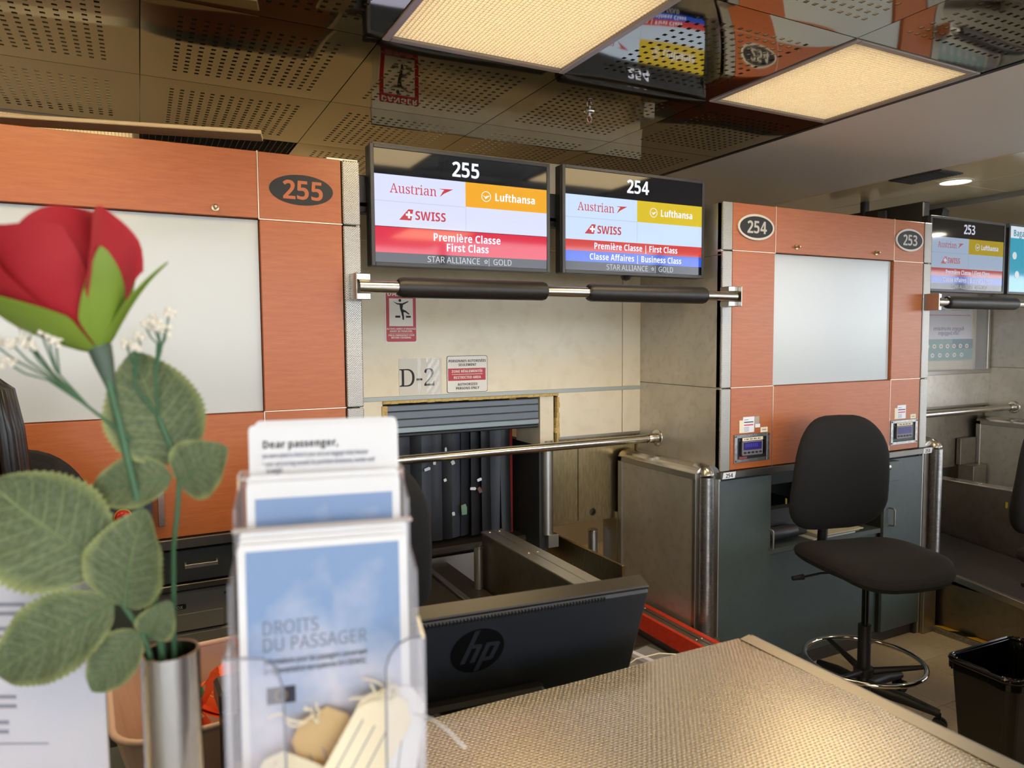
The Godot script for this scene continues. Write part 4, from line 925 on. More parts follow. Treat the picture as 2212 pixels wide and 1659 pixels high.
# ---------------------------------------------------------------- flight information screens
func tv(x0: float, x1: float, y0: float, y1: float, num: String, kind: int):
	var zf := -2.42
	var w := x1 - x0; var h := y1 - y0
	var lab := "wall monitor showing %s with %s" % [num, ["a red First Class band", "red First Class and blue Business Class bands", "red and blue class bands, beside the glass recess"][mini(kind, 2)]]
	if kind == 3: lab = "turquoise baggage rules monitor at the side of monitor 253"
	var t := thing("monitor", lab, "monitor", Vector3((x0 + x1) * 0.5, (y0 + y1) * 0.5, zf), 0.0, "hanging desk monitors")
	put(t, "housing", bx(Vector3(-w * 0.5, -h * 0.5, -0.055), Vector3(w * 0.5, h * 0.5, -0.012), 0.004), M.black)
	var fr := MB.new(); var e := 0.014
	for s in [-1, 1]:
		fr.box(Vector3(s * w * 0.5, -h * 0.5, -0.014), Vector3(s * (w * 0.5 - e), h * 0.5, 0.003), 0.0015)
		fr.box(Vector3(-w * 0.5 + e, s * h * 0.5, -0.014), Vector3(w * 0.5 - e, s * (h * 0.5 - e), 0.003), 0.0015)
	put(t, "bezel", fr, M.bezel)
	var W := w - 2 * e; var H := h - 2 * e
	var white := srgb(205, 210, 250) if kind == 0 else srgb(200, 220, 250)
	var bands := []
	if kind < 3:
		var gold := srgb(226, 160, 40) if kind == 0 else srgb(214, 186, 40)
		var ys := [0.225, 0.455, 0.685, 0.915, 0.915] if kind == 0 else [0.25, 0.475, 0.695, 0.807, 0.915]
		bands.push_back([Rect2i(0, 0, 512, 288), srgb(8, 9, 14)])
		bands.push_back([Rect2i(0, int(ys[0] * 288), 512, int((ys[2] - ys[0]) * 288)), white])
		bands.push_back([Rect2i(256, int(ys[0] * 288), 256, int((ys[1] - ys[0]) * 288)), gold])
		bands.push_back([Rect2i(0, int(ys[1] * 288), 256, 1), srgb(170, 176, 200)]); bands.push_back([Rect2i(256, int(ys[1] * 288), 1, int((ys[2] - ys[1]) * 288)), srgb(170, 176, 200)])
		bands.push_back([Rect2i(0, int(ys[2] * 288), 512, int((ys[3] - ys[2]) * 288)), srgb(206, 36, 62) if kind == 0 else srgb(206, 66, 60)])
		if kind > 0: bands.push_back([Rect2i(0, int(ys[3] * 288), 512, int((ys[4] - ys[3]) * 288)), srgb(48, 92, 214)])
	else:
		bands.push_back([Rect2i(0, 0, 512, 288), srgb(40, 150, 178)]); bands.push_back([Rect2i(0, 0, 512, 52), srgb(210, 220, 228)])
	var sm := mat(Color(0.01, 0.01, 0.012), 0.06)
	sm.emission_enabled = true; sm.emission = Color(1, 1, 1); sm.emission_operator = BaseMaterial3D.EMISSION_OP_MULTIPLY; sm.emission_energy_multiplier = [0.95, 0.85, 0.42, 0.8][kind]; sm.emission_texture = screen_img(bands)
	var sb := MB.new(); var n := Vector3(0, 0, 1)
	var c := [Vector3(-W * 0.5, H * 0.5, 0), Vector3(W * 0.5, H * 0.5, 0), Vector3(W * 0.5, -H * 0.5, 0), Vector3(-W * 0.5, -H * 0.5, 0)]
	sb.tri(c[0], c[1], c[2], n, n, n, Vector2(0, 0), Vector2(1, 0), Vector2(1, 1)); sb.tri(c[0], c[2], c[3], n, n, n, Vector2(0, 0), Vector2(1, 1), Vector2(0, 1))
	var scn := put(t, "screen", sb, sm)
	if kind == 3:
		text(scn, "Bagages", Vector3(-W * 0.5 + 0.03, H * 0.5 - 0.04, 0.0006), 0.05, glow(srgb(40, 130, 160), 0.7), sans_bold, 1.0, HORIZONTAL_ALIGNMENT_LEFT)
		for k in 2: flat(scn, "icon", ellipse(0.022, 0.022, 16), -W * 0.5 + [0.05, 0.08][k], H * 0.5 - [0.17, 0.28][k], 0.0006, M.text_grey)
		return
	var P := func(fx: float, fy: float, z := 0.0006) -> Vector3: return Vector3((fx - 0.5) * W, (0.5 - fy) * H, z)
	var dim: float = [1.0, 0.9, 0.5][kind]
	var tw := glow(srgb(228, 232, 255), dim); var tr := glow(srgb(200, 22, 44), 0.75 * dim); var tg := glow(srgb(208, 210, 214), 0.8 * dim)
	text(scn, num, P.call(0.503, 0.118), H * 0.19, tw, sans_bold, 0.92)
	var r1 := 0.34 if kind == 0 else 0.3625; var r2 := 0.57 if kind == 0 else 0.585
	text(scn, "Austrian", P.call(0.208, r1), H * 0.118, tr, serif, 0.92)
	var a: Vector3 = P.call(0.352, r1); flat(scn, "arrow_mark", PackedVector2Array([Vector2(-0.004, 0.012), Vector2(0.052, 0.014), Vector2(0.016, -0.004), Vector2(0.0, -0.017), Vector2(0.012, 0.003), Vector2(0.018, 0.0085)]), a.x, a.y, 0.0006, tr)
	text(scn, "Lufthansa", P.call(0.80, r1), H * 0.098, tw, sans_bold, 0.94)
	a = P.call(0.622, r1)
	var ring := MB.new(); var pts := []
	for k in 24: pts.push_back(a + Vector3(cos(TAU * k / 24), sin(TAU * k / 24), 0) * 0.018)
	ring.tube(pts, 0.0011, 5, true); put(scn, "crane_ring", ring, tw)
	flat(scn, "crane_mark", PackedVector2Array([Vector2(-0.014, 0.004), Vector2(-0.004, -0.001), Vector2(0.006, 0.003), Vector2(0.015, 0.004), Vector2(0.008, -0.001), Vector2(0.002, -0.006), Vector2(-0.004, -0.010), Vector2(-0.004, -0.005)]), a.x, a.y, 0.0006, tw)
	text(scn, "SWISS", P.call(0.30, r2), H * 0.112, tr, sans_bold, 0.95)
	a = P.call(0.172, r2)
	flat(scn, "tail_mark", PackedVector2Array([Vector2(-0.030, -0.018), Vector2(0.014, -0.018), Vector2(0.022, 0.02), Vector2(0.004, 0.02)]), a.x, a.y, 0.0006, tr)
	flat(scn, "cross_mark", rrect(0.024, 0.0075, 0.0003, 1), a.x + 0.006, a.y + 0.001, 0.0011, tw); flat(scn, "cross_mark", rrect(0.0075, 0.024, 0.0003, 1), a.x + 0.006, a.y + 0.001, 0.0011, tw)
	if kind == 0:
		text(scn, "Première Classe", P.call(0.51, 0.753), H * 0.098, tw, sans_bold, 0.92); text(scn, "First Class", P.call(0.51, 0.843), H * 0.098, tw, sans_bold, 0.92)
	else:
		text(scn, "Première Classe | First Class", P.call(0.5, 0.75), H * 0.088, tw, sans_bold, 0.9); text(scn, "Classe Affaires | Business Class", P.call(0.5, 0.86), H * 0.088, tw, sans_bold, 0.9)
	text(scn, "STAR ALLIANCE", P.call(0.43, 0.957), H * 0.078, tg, sans, 1.0); text(scn, "| GOLD", P.call(0.70, 0.957), H * 0.078, tg, sans, 1.0)
	a = P.call(0.617, 0.957)
	for k in 5: flat(scn, "star_mark", PackedVector2Array([Vector2(0, 0.009), Vector2(0.0028, 0.004), Vector2(0, 0.0025), Vector2(-0.0028, 0.004)]), a.x, a.y, 0.0006, tg, TAU * k / 5.0)
func build_screens():
	tv(0.713, 1.418, 1.849, 2.262, "255", 0); tv(1.474, 2.193, 1.851, 2.270, "254", 1); tv(3.767, 4.462, 1.833, 2.237, "253", 2); tv(4.50, 5.20, 1.834, 2.242, "252", 3)
	for q in [[0.655, 2.229, "black carrier beam behind monitors 255 and 254"], [3.664, 5.24, "black carrier beam behind monitor 253"]]:
		var t := thing("monitor_beam", q[2], "beam", Vector3(q[0], 2.055, -2.50)); put(t, "beam", bx(Vector3(0.001, -0.018, -0.03), Vector3(q[1] - q[0] - 0.001, 0.018, 0.02), 0.002), M.black)
		for k in 3: put(t, "arm", bx(Vector3([0.01, 0.71, 1.45][k], 0.0, -0.03), Vector3([0.10, 0.85, 1.56][k], 0.11, 0.02), 0.003), M.bezel)
		for k in 2: put(t, "mount", bx(Vector3([0.35, 1.1][k], -0.1, 0.02), Vector3([0.47, 1.22][k], 0.1, 0.026)), M.black)
	var cm := MB.new(); cm.lathe([Vector2(0.0, -0.02), Vector2(0.016, -0.014), Vector2(0.022, 0.0), Vector2(0.0, 0.002)], 20, Transform3D(Basis(), Vector3(1.80, 1.850, -2.45))); single("sensor_dome", cm, M.black, "small black sensor dome under the bottom edge of monitor 254", "sensor")
	# backs of monitors in the next row, hanging behind the 253 partition
	var p := thing("hanging_monitor", "black back of a monitor on a ceiling pole behind the 253 partition", "monitor", Vector3(4.10, CEIL, -3.065))
	var b := MB.new(); b.cyl(Vector3(0, -0.12, 0), Vector3(0, 0, 0), 0.026, -1, 16); put(p, "pole", b, M.black); put(p, "case", bx(Vector3(-0.02, -0.42, -0.25), Vector3(0.04, -0.062, 0.40), 0.006), M.black); put(p, "arm", bx(Vector3(-0.04, -0.30, 0.12), Vector3(-0.022, -0.08, 0.17)), M.bezel)
	p = thing("hanging_monitor", "second black monitor back just beyond the pole-hung one", "monitor", Vector3(4.36, 2.36, -2.78)); b = MB.new(); b.box(Vector3(-0.03, -0.4, -0.36), Vector3(0.03, 0.0, 0.08), 0.006, Transform3D(Basis(Vector3(0, 0, 1), -0.25), Vector3.ZERO)); put(p, "case", b, M.black)
	single("white_bracket", bx(Vector3(2.16, 2.172, -2.86), Vector3(2.225, 2.235, -2.80), 0.002), M.white_paint, "small white bracket above the recess flank beside monitor 254", "bracket")
func build_bars():
	for q in [[0.632, 2.252, [[0.763, 1.324], [1.509, 2.085]], "padded steel safety bar across the recess between columns 255 and 254"], [3.635, 5.27, [[3.725, 4.345], [4.6, 5.1]], "padded steel safety bar beside the 253 column"]]:
		var t := thing("safety_bar", q[3], "safety bar", Vector3(q[0], 1.768, -2.292)); var L: float = q[1] - q[0]
		var b := MB.new(); b.cyl(Vector3(0, 0, 0), Vector3(L, 0, 0), 0.0195, -1, 24); put(t, "tube", b, M.steel)
		for f in q[2]:
			b = MB.new(); var a: float = f[0] - q[0]; var e: float = f[1] - q[0]
			b.tube([Vector3(a, 0, 0), Vector3(a + 0.004, 0, 0), Vector3(a + 0.016, 0, 0), Vector3((a + e) * 0.5, 0, 0), Vector3(e - 0.014, 0, 0), Vector3(e - 0.004, 0, 0), Vector3(e, 0, 0)], [0.026, 0.031, 0.034, 0.034, 0.034, 0.031, 0.026], 28); put(t, "foam_sleeve", b, M.foam)
		for s in [[-0.012, 1.0], [L + 0.012, -1.0]]:
			var br := MB.new(); var x: float = s[0]; var g: float = s[1]
			br.box(Vector3(x - 0.004 * g, -0.043, -0.05), Vector3(x, 0.043, 0.026), 0.0018)
			br.box(Vector3(x, 0.021, -0.05), Vector3(x + 0.05 * g, 0.042, 0.004), 0.002); br.box(Vector3(x, -0.042, -0.05), Vector3(x + 0.05 * g, -0.021, 0.004), 0.002)
			put(t, "bracket", br, M.steel)
	for q in [[0.655, 2.229, -2.774, "low steel rail crossing the baggage recess between desks 255 and 254"], [3.664, 5.24, -2.747, "low steel rail crossing the recess beside desk 253"]]:
		var t := thing("steel_rail", q[3], "rail", Vector3(q[0], 1.108, q[2])); var L: float = q[1] - q[0]
		var b := MB.new(); b.cyl(Vector3(0, 0, 0), Vector3(L, 0, 0), 0.0195, -1, 24); put(t, "tube", b, M.steel)
		for s in [[0.0, 1.0], [L, -1.0]]:
			var f := MB.new(); var xf := Transform3D(Basis(Vector3(0, 0, 1), -PI * 0.5 * s[1]), Vector3(s[0], 0, 0))
			f.lathe([Vector2(0.021, 0.06), Vector2(0.023, 0.058), Vector2(0.023, 0.007), Vector2(0.038, 0.006), Vector2(0.041, 0.003), Vector2(0.041, 0.0)], 32, xf)
			for k in 3: f.lathe([Vector2(0.0, 0.009), Vector2(0.003, 0.009), Vector2(0.004, 0.005)], 8, xf * Transform3D(Basis(), Vector3(cos(2.1 * k + 0.6) * 0.031, 0, sin(2.1 * k + 0.6) * 0.031)))
			put(t, "flange", f, M.steel)

# ---------------------------------------------------------------- chairs
func chair(pos: Vector3, turn: float, label: String, lift := 0.0) -> Node3D:
	var t := thing("desk_chair", label, "chair", pos, turn, "black high desk chairs")
	var out := []
	for k in 40:   # backrest outline: narrower rounded top, widest at the lower third
		var a := TAU * k / 40.0
		var x := cos(a); var y := sin(a)
		var w := 0.256 - 0.062 * clampf(y + 0.35, 0.0, 1.3) / 1.3 - 0.02 * clampf(-y - 0.55, 0.0, 1.0)
		out.push_back(Vector2(signf(x) * pow(absf(x), 0.55) * w, signf(y) * pow(absf(y), 0.58) * 0.262))
	var b := MB.new()
	b.pad(out, 0.035, 0.028, func(p: Vector3) -> Vector3: return Vector3(p.x, 0.985 + lift + p.y, -0.225 + p.z + 0.55 * p.x * p.x - 0.10 * p.y + 0.05 * sin((p.y + 0.1) * 5.0)))
	put(t, "backrest", b, M.fabric)
	out = []
	for k in 40:
		var a := TAU * k / 40.0; var x := cos(a); var y := sin(a)
		out.push_back(Vector2(signf(x) * pow(absf(x), 0.6) * 0.275, signf(y) * pow(absf(y), 0.6) * 0.255))
	b = MB.new()
	b.pad(out, 0.042, 0.045, func(p: Vector3) -> Vector3: return Vector3(p.x, 0.655 + p.z - 0.5 * maxf(0.0, -p.y - 0.14) * 0.6 + 0.25 * p.x * p.x, -p.y + 0.03))
	put(t, "seat", b, M.fabric)
	b = MB.new(); b.tube([Vector3(0, 0.60, -0.10), Vector3(0, 0.60, -0.26), Vector3(0, 0.64, -0.30), Vector3(0, 0.90 + lift, -0.28)], 0.022, 10); put(t, "back_stem", b, M.black)
	put(t, "mechanism", bx(Vector3(-0.09, 0.575, -0.13), Vector3(0.09, 0.615, 0.13), 0.01), M.black)
	b = MB.new(); b.tube([Vector3(-0.08, 0.595, -0.03), Vector3(-0.18, 0.59, -0.05), Vector3(-0.27, 0.575, -0.06)], 0.005, 8); b.tube([Vector3(-0.255, 0.577, -0.06), Vector3(-0.305, 0.572, -0.065)], [0.012, 0.009], 10); put(t, "lever", b, M.black)
	b = MB.new(); b.cyl(Vector3(0, 0.36, 0), Vector3(0, 0.60, 0), 0.014, -1, 16); put(t, "gas_lift", b, M.black_gloss)
	b = MB.new(); b.lathe([Vector2(0.0, 0.37), Vector2(0.026, 0.37), Vector2(0.026, 0.12), Vector2(0.034, 0.10), Vector2(0.034, 0.075), Vector2(0.0, 0.07)], 20); put(t, "sleeve", b, M.black)
	var rp := []
	for k in 36: rp.push_back(Vector3(cos(TAU * k / 36) * 0.235, 0.215, sin(TAU * k / 36) * 0.235))
	b = MB.new(); b.tube(rp, 0.0105, 10, true); var fr := put(t, "foot_ring", b, M.chrome)
	b = MB.new()
	for k in 3: b.tube([Vector3(cos(TAU * k / 3 + 0.5) * 0.028, 0.17, sin(TAU * k / 3 + 0.5) * 0.028), Vector3(cos(TAU * k / 3 + 0.5) * 0.225, 0.212, sin(TAU * k / 3 + 0.5) * 0.225)], [0.016, 0.010], 8)
	b.lathe([Vector2(0.027, 0.19), Vector2(0.040, 0.185), Vector2(0.040, 0.15), Vector2(0.027, 0.145)], 20); put(fr, "spoke", b, M.black)
	for k in 5:
		var a := TAU * k / 5.0 + 0.9; var d := Vector3(cos(a), 0, sin(a))
		b = MB.new(); b.tube([d * 0.02 + Vector3(0, 0.105, 0), d * 0.16 + Vector3(0, 0.095, 0), d * 0.285 + Vector3(0, 0.075, 0)], [0.028, 0.024, 0.016], 10)
		var lg := put(t, "base_arm", b, M.black)
		var ax := Vector3(-d.z, 0, d.x); var c := d * 0.285 + Vector3(0, 0.027, 0)
		b = MB.new()
		for s in [-1, 1]: b.cyl(c + ax * (0.006 * s), c + ax * (0.022 * s), 0.027, -1, 16)
		b.cyl(c + Vector3(0, 0.0, 0), c + Vector3(0, 0.05, 0), 0.007, -1, 8); put(lg, "caster", b, M.black)
	put(t, "maker_tag", bx(Vector3(-0.257, 0.86 + lift, -0.20), Vector3(-0.2555, 0.885 + lift, -0.19)), mat(srgb(170, 150, 40), 0.6))
	return t
func build_chairs():
	chair(Vector3(2.70, 0, -1.97), -0.27, "black upholstered high desk chair with foot ring before cabinet 254")
	chair(Vector3(0.51, 0, -1.63), 0.25, "black high desk chair behind the desk computer monitor and leaflet rack", 0.045)
	chair(Vector3(-0.34, 0, -1.95), 0.0, "black high desk chair of the dark-haired person at desk 255", 0.085)
	chair(Vector3(3.46, 0, -1.47), -0.25, "black high desk chair beside the desk 253 belt, only its edge in view")
	person()
	# waste bin with a black liner
	var t := thing("waste_bin", "black rectangular waste bin with a shiny black liner on the vinyl floor", "bin", Vector3(2.865, 0, -1.47), -0.05)
	var b := MB.new()
	var top := rrect(0.40, 0.24, 0.04, 5); var bot := rrect(0.34, 0.19, 0.035, 5); var m := top.size()
	for k in m:
		var l := (k + 1) % m
		b.quad(Vector3(bot[k].x, 0, bot[k].y), Vector3(bot[l].x, 0, bot[l].y), Vector3(top[l].x, 0.38, top[l].y), Vector3(top[k].x, 0.38, top[k].y))
		b.tri(Vector3(0, 0.002, 0), Vector3(bot[k].x, 0.002, bot[k].y), Vector3(bot[l].x, 0.002, bot[l].y), Vector3.UP)
	put(t, "tub", b, M.black)
	var rim := []
	for k in m: rim.push_back(Vector3(top[k].x * 1.012, 0.383, top[k].y * 1.02))
	b = MB.new(); b.tube(rim, 0.011, 8, true); put(t, "rim", b, M.black_gloss)
	b = MB.new()
	var rng := RandomNumberGenerator.new(); rng.seed = 3
	var js := []
	for k in m * 3 + 1: js.push_back(rng.randf_range(-0.006, 0.006))
	b.sheet(m * 3, 7, func(u: float, v: float) -> Vector3:
		var f := fposmod(u * m, float(m)); var i := int(f) % m; var p2: Vector2 = top[i].lerp(top[(i + 1) % m], f - int(f))
		var j: float = js[int(round(u * m * 3)) % (m * 3)]
		if v < 0.3: return Vector3(p2.x * 1.04, 0.35 + v * 0.13 + j * 0.6, p2.y * 1.07)
		if v < 0.45: return Vector3(p2.x, 0.397 + j * 0.3, p2.y)
		var d := (v - 0.45) / 0.55
		return Vector3(p2.x * (0.955 - 0.05 * d) + j * d, 0.392 - 0.20 * d, p2.y * (0.93 - 0.06 * d) - j * d))
	var lm := mat(srgb(14, 14, 15), 0.16); put(t, "liner", b, lm)

# ---------------------------------------------------------------- seated person at the left edge
func nets(mb: MB, caps: Array, cell: float, k: float):
	# blended tapered capsules meshed as surface nets; caps = [a, b, ra, rb]
	var lo := Vector3(1e9, 1e9, 1e9); var hi := -lo
	for c in caps:
		for i in 2:
			var r: Vector3 = Vector3.ONE * (c[2 + i] + 3.0 * cell)
			lo = lo.min(c[i] - r); hi = hi.max(c[i] + r)
	var nx := int((hi.x - lo.x) / cell) + 2; var ny := int((hi.y - lo.y) / cell) + 2; var nz := int((hi.z - lo.z) / cell) + 2
	var f := PackedFloat32Array(); f.resize(nx * ny * nz); f.fill(1.0)
	for c in caps:
		var a: Vector3 = c[0]; var ba: Vector3 = c[1] - c[0]; var ra: float = c[2]; var rb: float = c[3]
		var r: Vector3 = Vector3.ONE * (maxf(ra, rb) + k + 2.0 * cell)
		var i0: Vector3 = ((c[0].min(c[1]) - r - lo) / cell).floor(); var i1: Vector3 = ((c[0].max(c[1]) + r - lo) / cell).ceil()
		var dd := maxf(ba.length_squared(), 1e-9)
		for x in range(maxi(0, int(i0.x)), mini(nx, int(i1.x))):
			for y in range(maxi(0, int(i0.y)), mini(ny, int(i1.y))):
				for z in range(maxi(0, int(i0.z)), mini(nz, int(i1.z))):
					var p := lo + Vector3(x, y, z) * cell - a
					var h := clampf(p.dot(ba) / dd, 0.0, 1.0)
					var d := (p - ba * h).length() - lerpf(ra, rb, h)
					var id := (x * ny + y) * nz + z
					var o := f[id]; var q := maxf(k - absf(o - d), 0.0) / k
					f[id] = minf(o, d) - q * q * k * 0.25
	var at := {}
	var offs := [0, nz * ny, nz, nz * ny + nz, 1, nz * ny + 1, nz + 1, nz * ny + nz + 1]
	var edges := [[0, 1], [2, 3], [4, 5], [6, 7], [0, 2], [1, 3], [4, 6], [5, 7], [0, 4], [1, 5], [2, 6], [3, 7]]
	var pos := []; var nor := []
	for x in nx - 1:
		for y in ny - 1:
			for z in nz - 1:
				var id := (x * ny + y) * nz + z
				var neg := 0; var s := []
				for q in 8:
					var w := f[id + offs[q]]; s.push_back(w)
					if w < 0.0: neg += 1
				if neg == 0 or neg == 8: continue
				var sum := Vector3.ZERO; var cnt := 0
				for e in edges:
					var w0: float = s[e[0]]; var w1: float = s[e[1]]
					if (w0 < 0.0) == (w1 < 0.0): continue
					var t := w0 / (w0 - w1)
					var p0 := Vector3(e[0] & 1, (e[0] >> 1) & 1, e[0] >> 2); var p1 := Vector3(e[1] & 1, (e[1] >> 1) & 1, e[1] >> 2)
					sum += p0.lerp(p1, t); cnt += 1
				at[id] = pos.size(); pos.push_back(lo + (Vector3(x, y, z) + sum / cnt) * cell)
				nor.push_back(Vector3(s[1] + s[3] + s[5] + s[7] - s[0] - s[2] - s[4] - s[6], s[2] + s[3] + s[6] + s[7] - s[0] - s[1] - s[4] - s[5], s[4] + s[5] + s[6] + s[7] - s[0] - s[1] - s[2] - s[3]).normalized())
	var st := [nz * ny, nz, 1]
	for id in at:
		for ax in 3:
			var a: int = st[(ax + 1) % 3]; var b: int = st[(ax + 2) % 3]
			if (f[id] < 0.0) == (f[id + st[ax]] < 0.0): continue
			if not (at.has(id - a) and at.has(id - b) and at.has(id - a - b)): continue
			var q := [at[id], at[id - a], at[id - a - b], at[id - b]]
			mb.tri(pos[q[0]], pos[q[1]], pos[q[2]], nor[q[0]], nor[q[1]], nor[q[2]]); mb.tri(pos[q[0]], pos[q[2]], pos[q[3]], nor[q[0]], nor[q[2]], nor[q[3]])
func person():
	var t := thing("person", "person with long black hair in dark clothes seated at desk 255", "person", Vector3(-0.365, 0, -1.905), 0.05)
	var V := func(x: float, y: float, z: float) -> Vector3: return Vector3(x, y, z)
	var skin := MB.new(); var cloth := MB.new()
	var torso := [[V.call(0, 0.79, -0.06), V.call(0, 0.95, -0.07), 0.135, 0.12], [V.call(0, 0.95, -0.07), V.call(0, 1.14, -0.06), 0.125, 0.13], [V.call(-0.13, 1.19, -0.06), V.call(0.13, 1.19, -0.06), 0.06, 0.06], [V.call(-0.08, 0.785, -0.04), V.call(0.08, 0.785, -0.04), 0.10, 0.10]]
	var limbs := []
	for s in [-1.0, 1.0]:
		limbs += [[V.call(0.16 * s, 1.18, -0.06), V.call(0.22 * s, 0.93, 0.0), 0.052, 0.043], [V.call(0.22 * s, 0.93, 0.0), V.call(0.14 * s, 0.86, 0.24), 0.042, 0.03]]
		limbs += [[V.call(0.09 * s, 0.785, -0.02), V.call(0.12 * s, 0.69, 0.36), 0.08, 0.058], [V.call(0.12 * s, 0.69, 0.36), V.call(0.11 * s, 0.32, 0.34), 0.058, 0.042], [V.call(0.11 * s, 0.32, 0.34), V.call(0.11 * s, 0.30, 0.46), 0.042, 0.03]]
	nets(cloth, torso + limbs, 0.02, 0.05)
	nets(skin, [[V.call(0, 1.10, -0.06), V.call(0, 1.30, -0.045), 0.055, 0.05], [V.call(0, 1.36, -0.02), V.call(0, 1.45, -0.035), 0.066, 0.088], [V.call(0, 1.335, 0.015), V.call(0, 1.40, 0.02), 0.042, 0.058], [V.call(0, 1.395, 0.085), V.call(0, 1.425, 0.072), 0.013, 0.008], [V.call(-0.085, 1.385, -0.03), V.call(-0.085, 1.42, -0.035), 0.012, 0.016], [V.call(0.085, 1.385, -0.03), V.call(0.085, 1.42, -0.035), 0.012, 0.016], [V.call(-0.018, 1.352, 0.068), V.call(0.018, 1.352, 0.068), 0.008, 0.008]], 0.009, 0.02)
	for s in [-1.0, 1.0]:
		var c := [[V.call(0.14 * s, 0.86, 0.22), V.call(0.125 * s, 0.855, 0.30), 0.026, 0.03]]
		for k in 4:
			var bx0: float = (0.125 - 0.026 + 0.0175 * k) * s; var l: float = [0.055, 0.07, 0.075, 0.068][k]
			c += [[V.call(bx0, 0.857, 0.315), V.call(bx0, 0.853, 0.315 + l * 0.55), 0.0095, 0.0088], [V.call(bx0, 0.853, 0.315 + l * 0.55), V.call(bx0, 0.835, 0.315 + l), 0.0088, 0.0075]]
		c += [[V.call(0.10 * s, 0.855, 0.275), V.call(0.072 * s, 0.848, 0.305), 0.011, 0.0095], [V.call(0.072 * s, 0.848, 0.305), V.call(0.062 * s, 0.842, 0.33), 0.0095, 0.008]]
		nets(skin, c, 0.0055, 0.008)
	put(t, "body", skin, mat(srgb(198, 150, 122), 0.5))
	put(t, "clothing", cloth, mat(srgb(26, 26, 30), 0.8))
	var eyes := MB.new(); var iris := MB.new(); var brow := MB.new()
	for s in [-1.0, 1.0]:
		eyes.lathe([Vector2(0.0, 0.0055), Vector2(0.006, 0.0042), Vector2(0.0095, 0.0)], 14, Transform3D(Basis(Vector3.RIGHT, PI * 0.5) * Basis.from_scale(Vector3(1.25, 1, 0.72)), V.call(0.031 * s, 1.412, 0.066)))
		iris.lathe([Vector2(0.0, 0.0018), Vector2(0.0042, 0.001), Vector2(0.0046, 0.0)], 12, Transform3D(Basis(Vector3.RIGHT, PI * 0.5), V.call(0.031 * s, 1.412, 0.0703)))
		brow.tube([V.call(0.016 * s, 1.430, 0.074), V.call(0.030 * s, 1.4345, 0.072), V.call(0.047 * s, 1.429, 0.060)], [0.0026, 0.0028, 0.0014], 6)
	put(t, "eyes", eyes, mat(srgb(226, 220, 212), 0.3)); put(t, "irises", iris, M.ink); put(t, "brows", brow, mat(srgb(26, 20, 18), 0.7))
	var lips := MB.new(); lips.tube([V.call(-0.021, 1.352, 0.069), V.call(-0.009, 1.3545, 0.0765), V.call(0, 1.3525, 0.078), V.call(0.009, 1.3545, 0.0765), V.call(0.021, 1.352, 0.069)], [0.002, 0.0042, 0.0044, 0.0042, 0.002], 8); put(t, "lips", lips, mat(srgb(164, 92, 84), 0.45))
	# hair: a cap over the skull and long locks falling past the shoulders
	var hair := MB.new(); var rng := RandomNumberGenerator.new(); rng.seed = 8
	hair.sheet(48, 14, func(u: float, w: float) -> Vector3:
		var a := TAU * u - PI * 0.5; var face := pow(maxf(0.0, sin(a)), 2.0)
		var p := w * lerpf(1.95, 1.02, face)
		return Vector3(cos(a) * sin(p) * 0.102, 1.445 + cos(p) * 0.105, -0.035 + sin(a) * sin(p) * 0.116))
	for k in 190:
		var a := lerpf(-0.70 * PI, 0.70 * PI, k / 189.0) - PI * 0.5 + rng.randf_range(-0.02, 0.02)
		var r := rng.randf_range(0.099, 0.110); var l := rng.randf_range(0.20, 0.27)
		var d := Vector3(cos(a), 0, sin(a)); var top := Vector3(rng.randf_range(-0.012, 0.012), 1.549, -0.03 + rng.randf_range(-0.05, 0.05))
		hair.tube([top, top * Vector3(1, 0, 1) + Vector3(0, 1.535, 0) + d * r * 0.5, Vector3(0, 1.49, -0.035) + d * r * 0.96, Vector3(0, 1.40, -0.04) + d * (r + 0.010), Vector3(0, 1.39 - l * 0.5, -0.05) + d * (r + 0.020), Vector3(0, 1.39 - l, -0.05) + d * (r + rng.randf_range(-0.005, 0.02))], [0.004, 0.008, 0.010, 0.010, 0.009, 0.002], 6)
	put(t, "hair", hair, mat(srgb(18, 15, 14), 0.32))

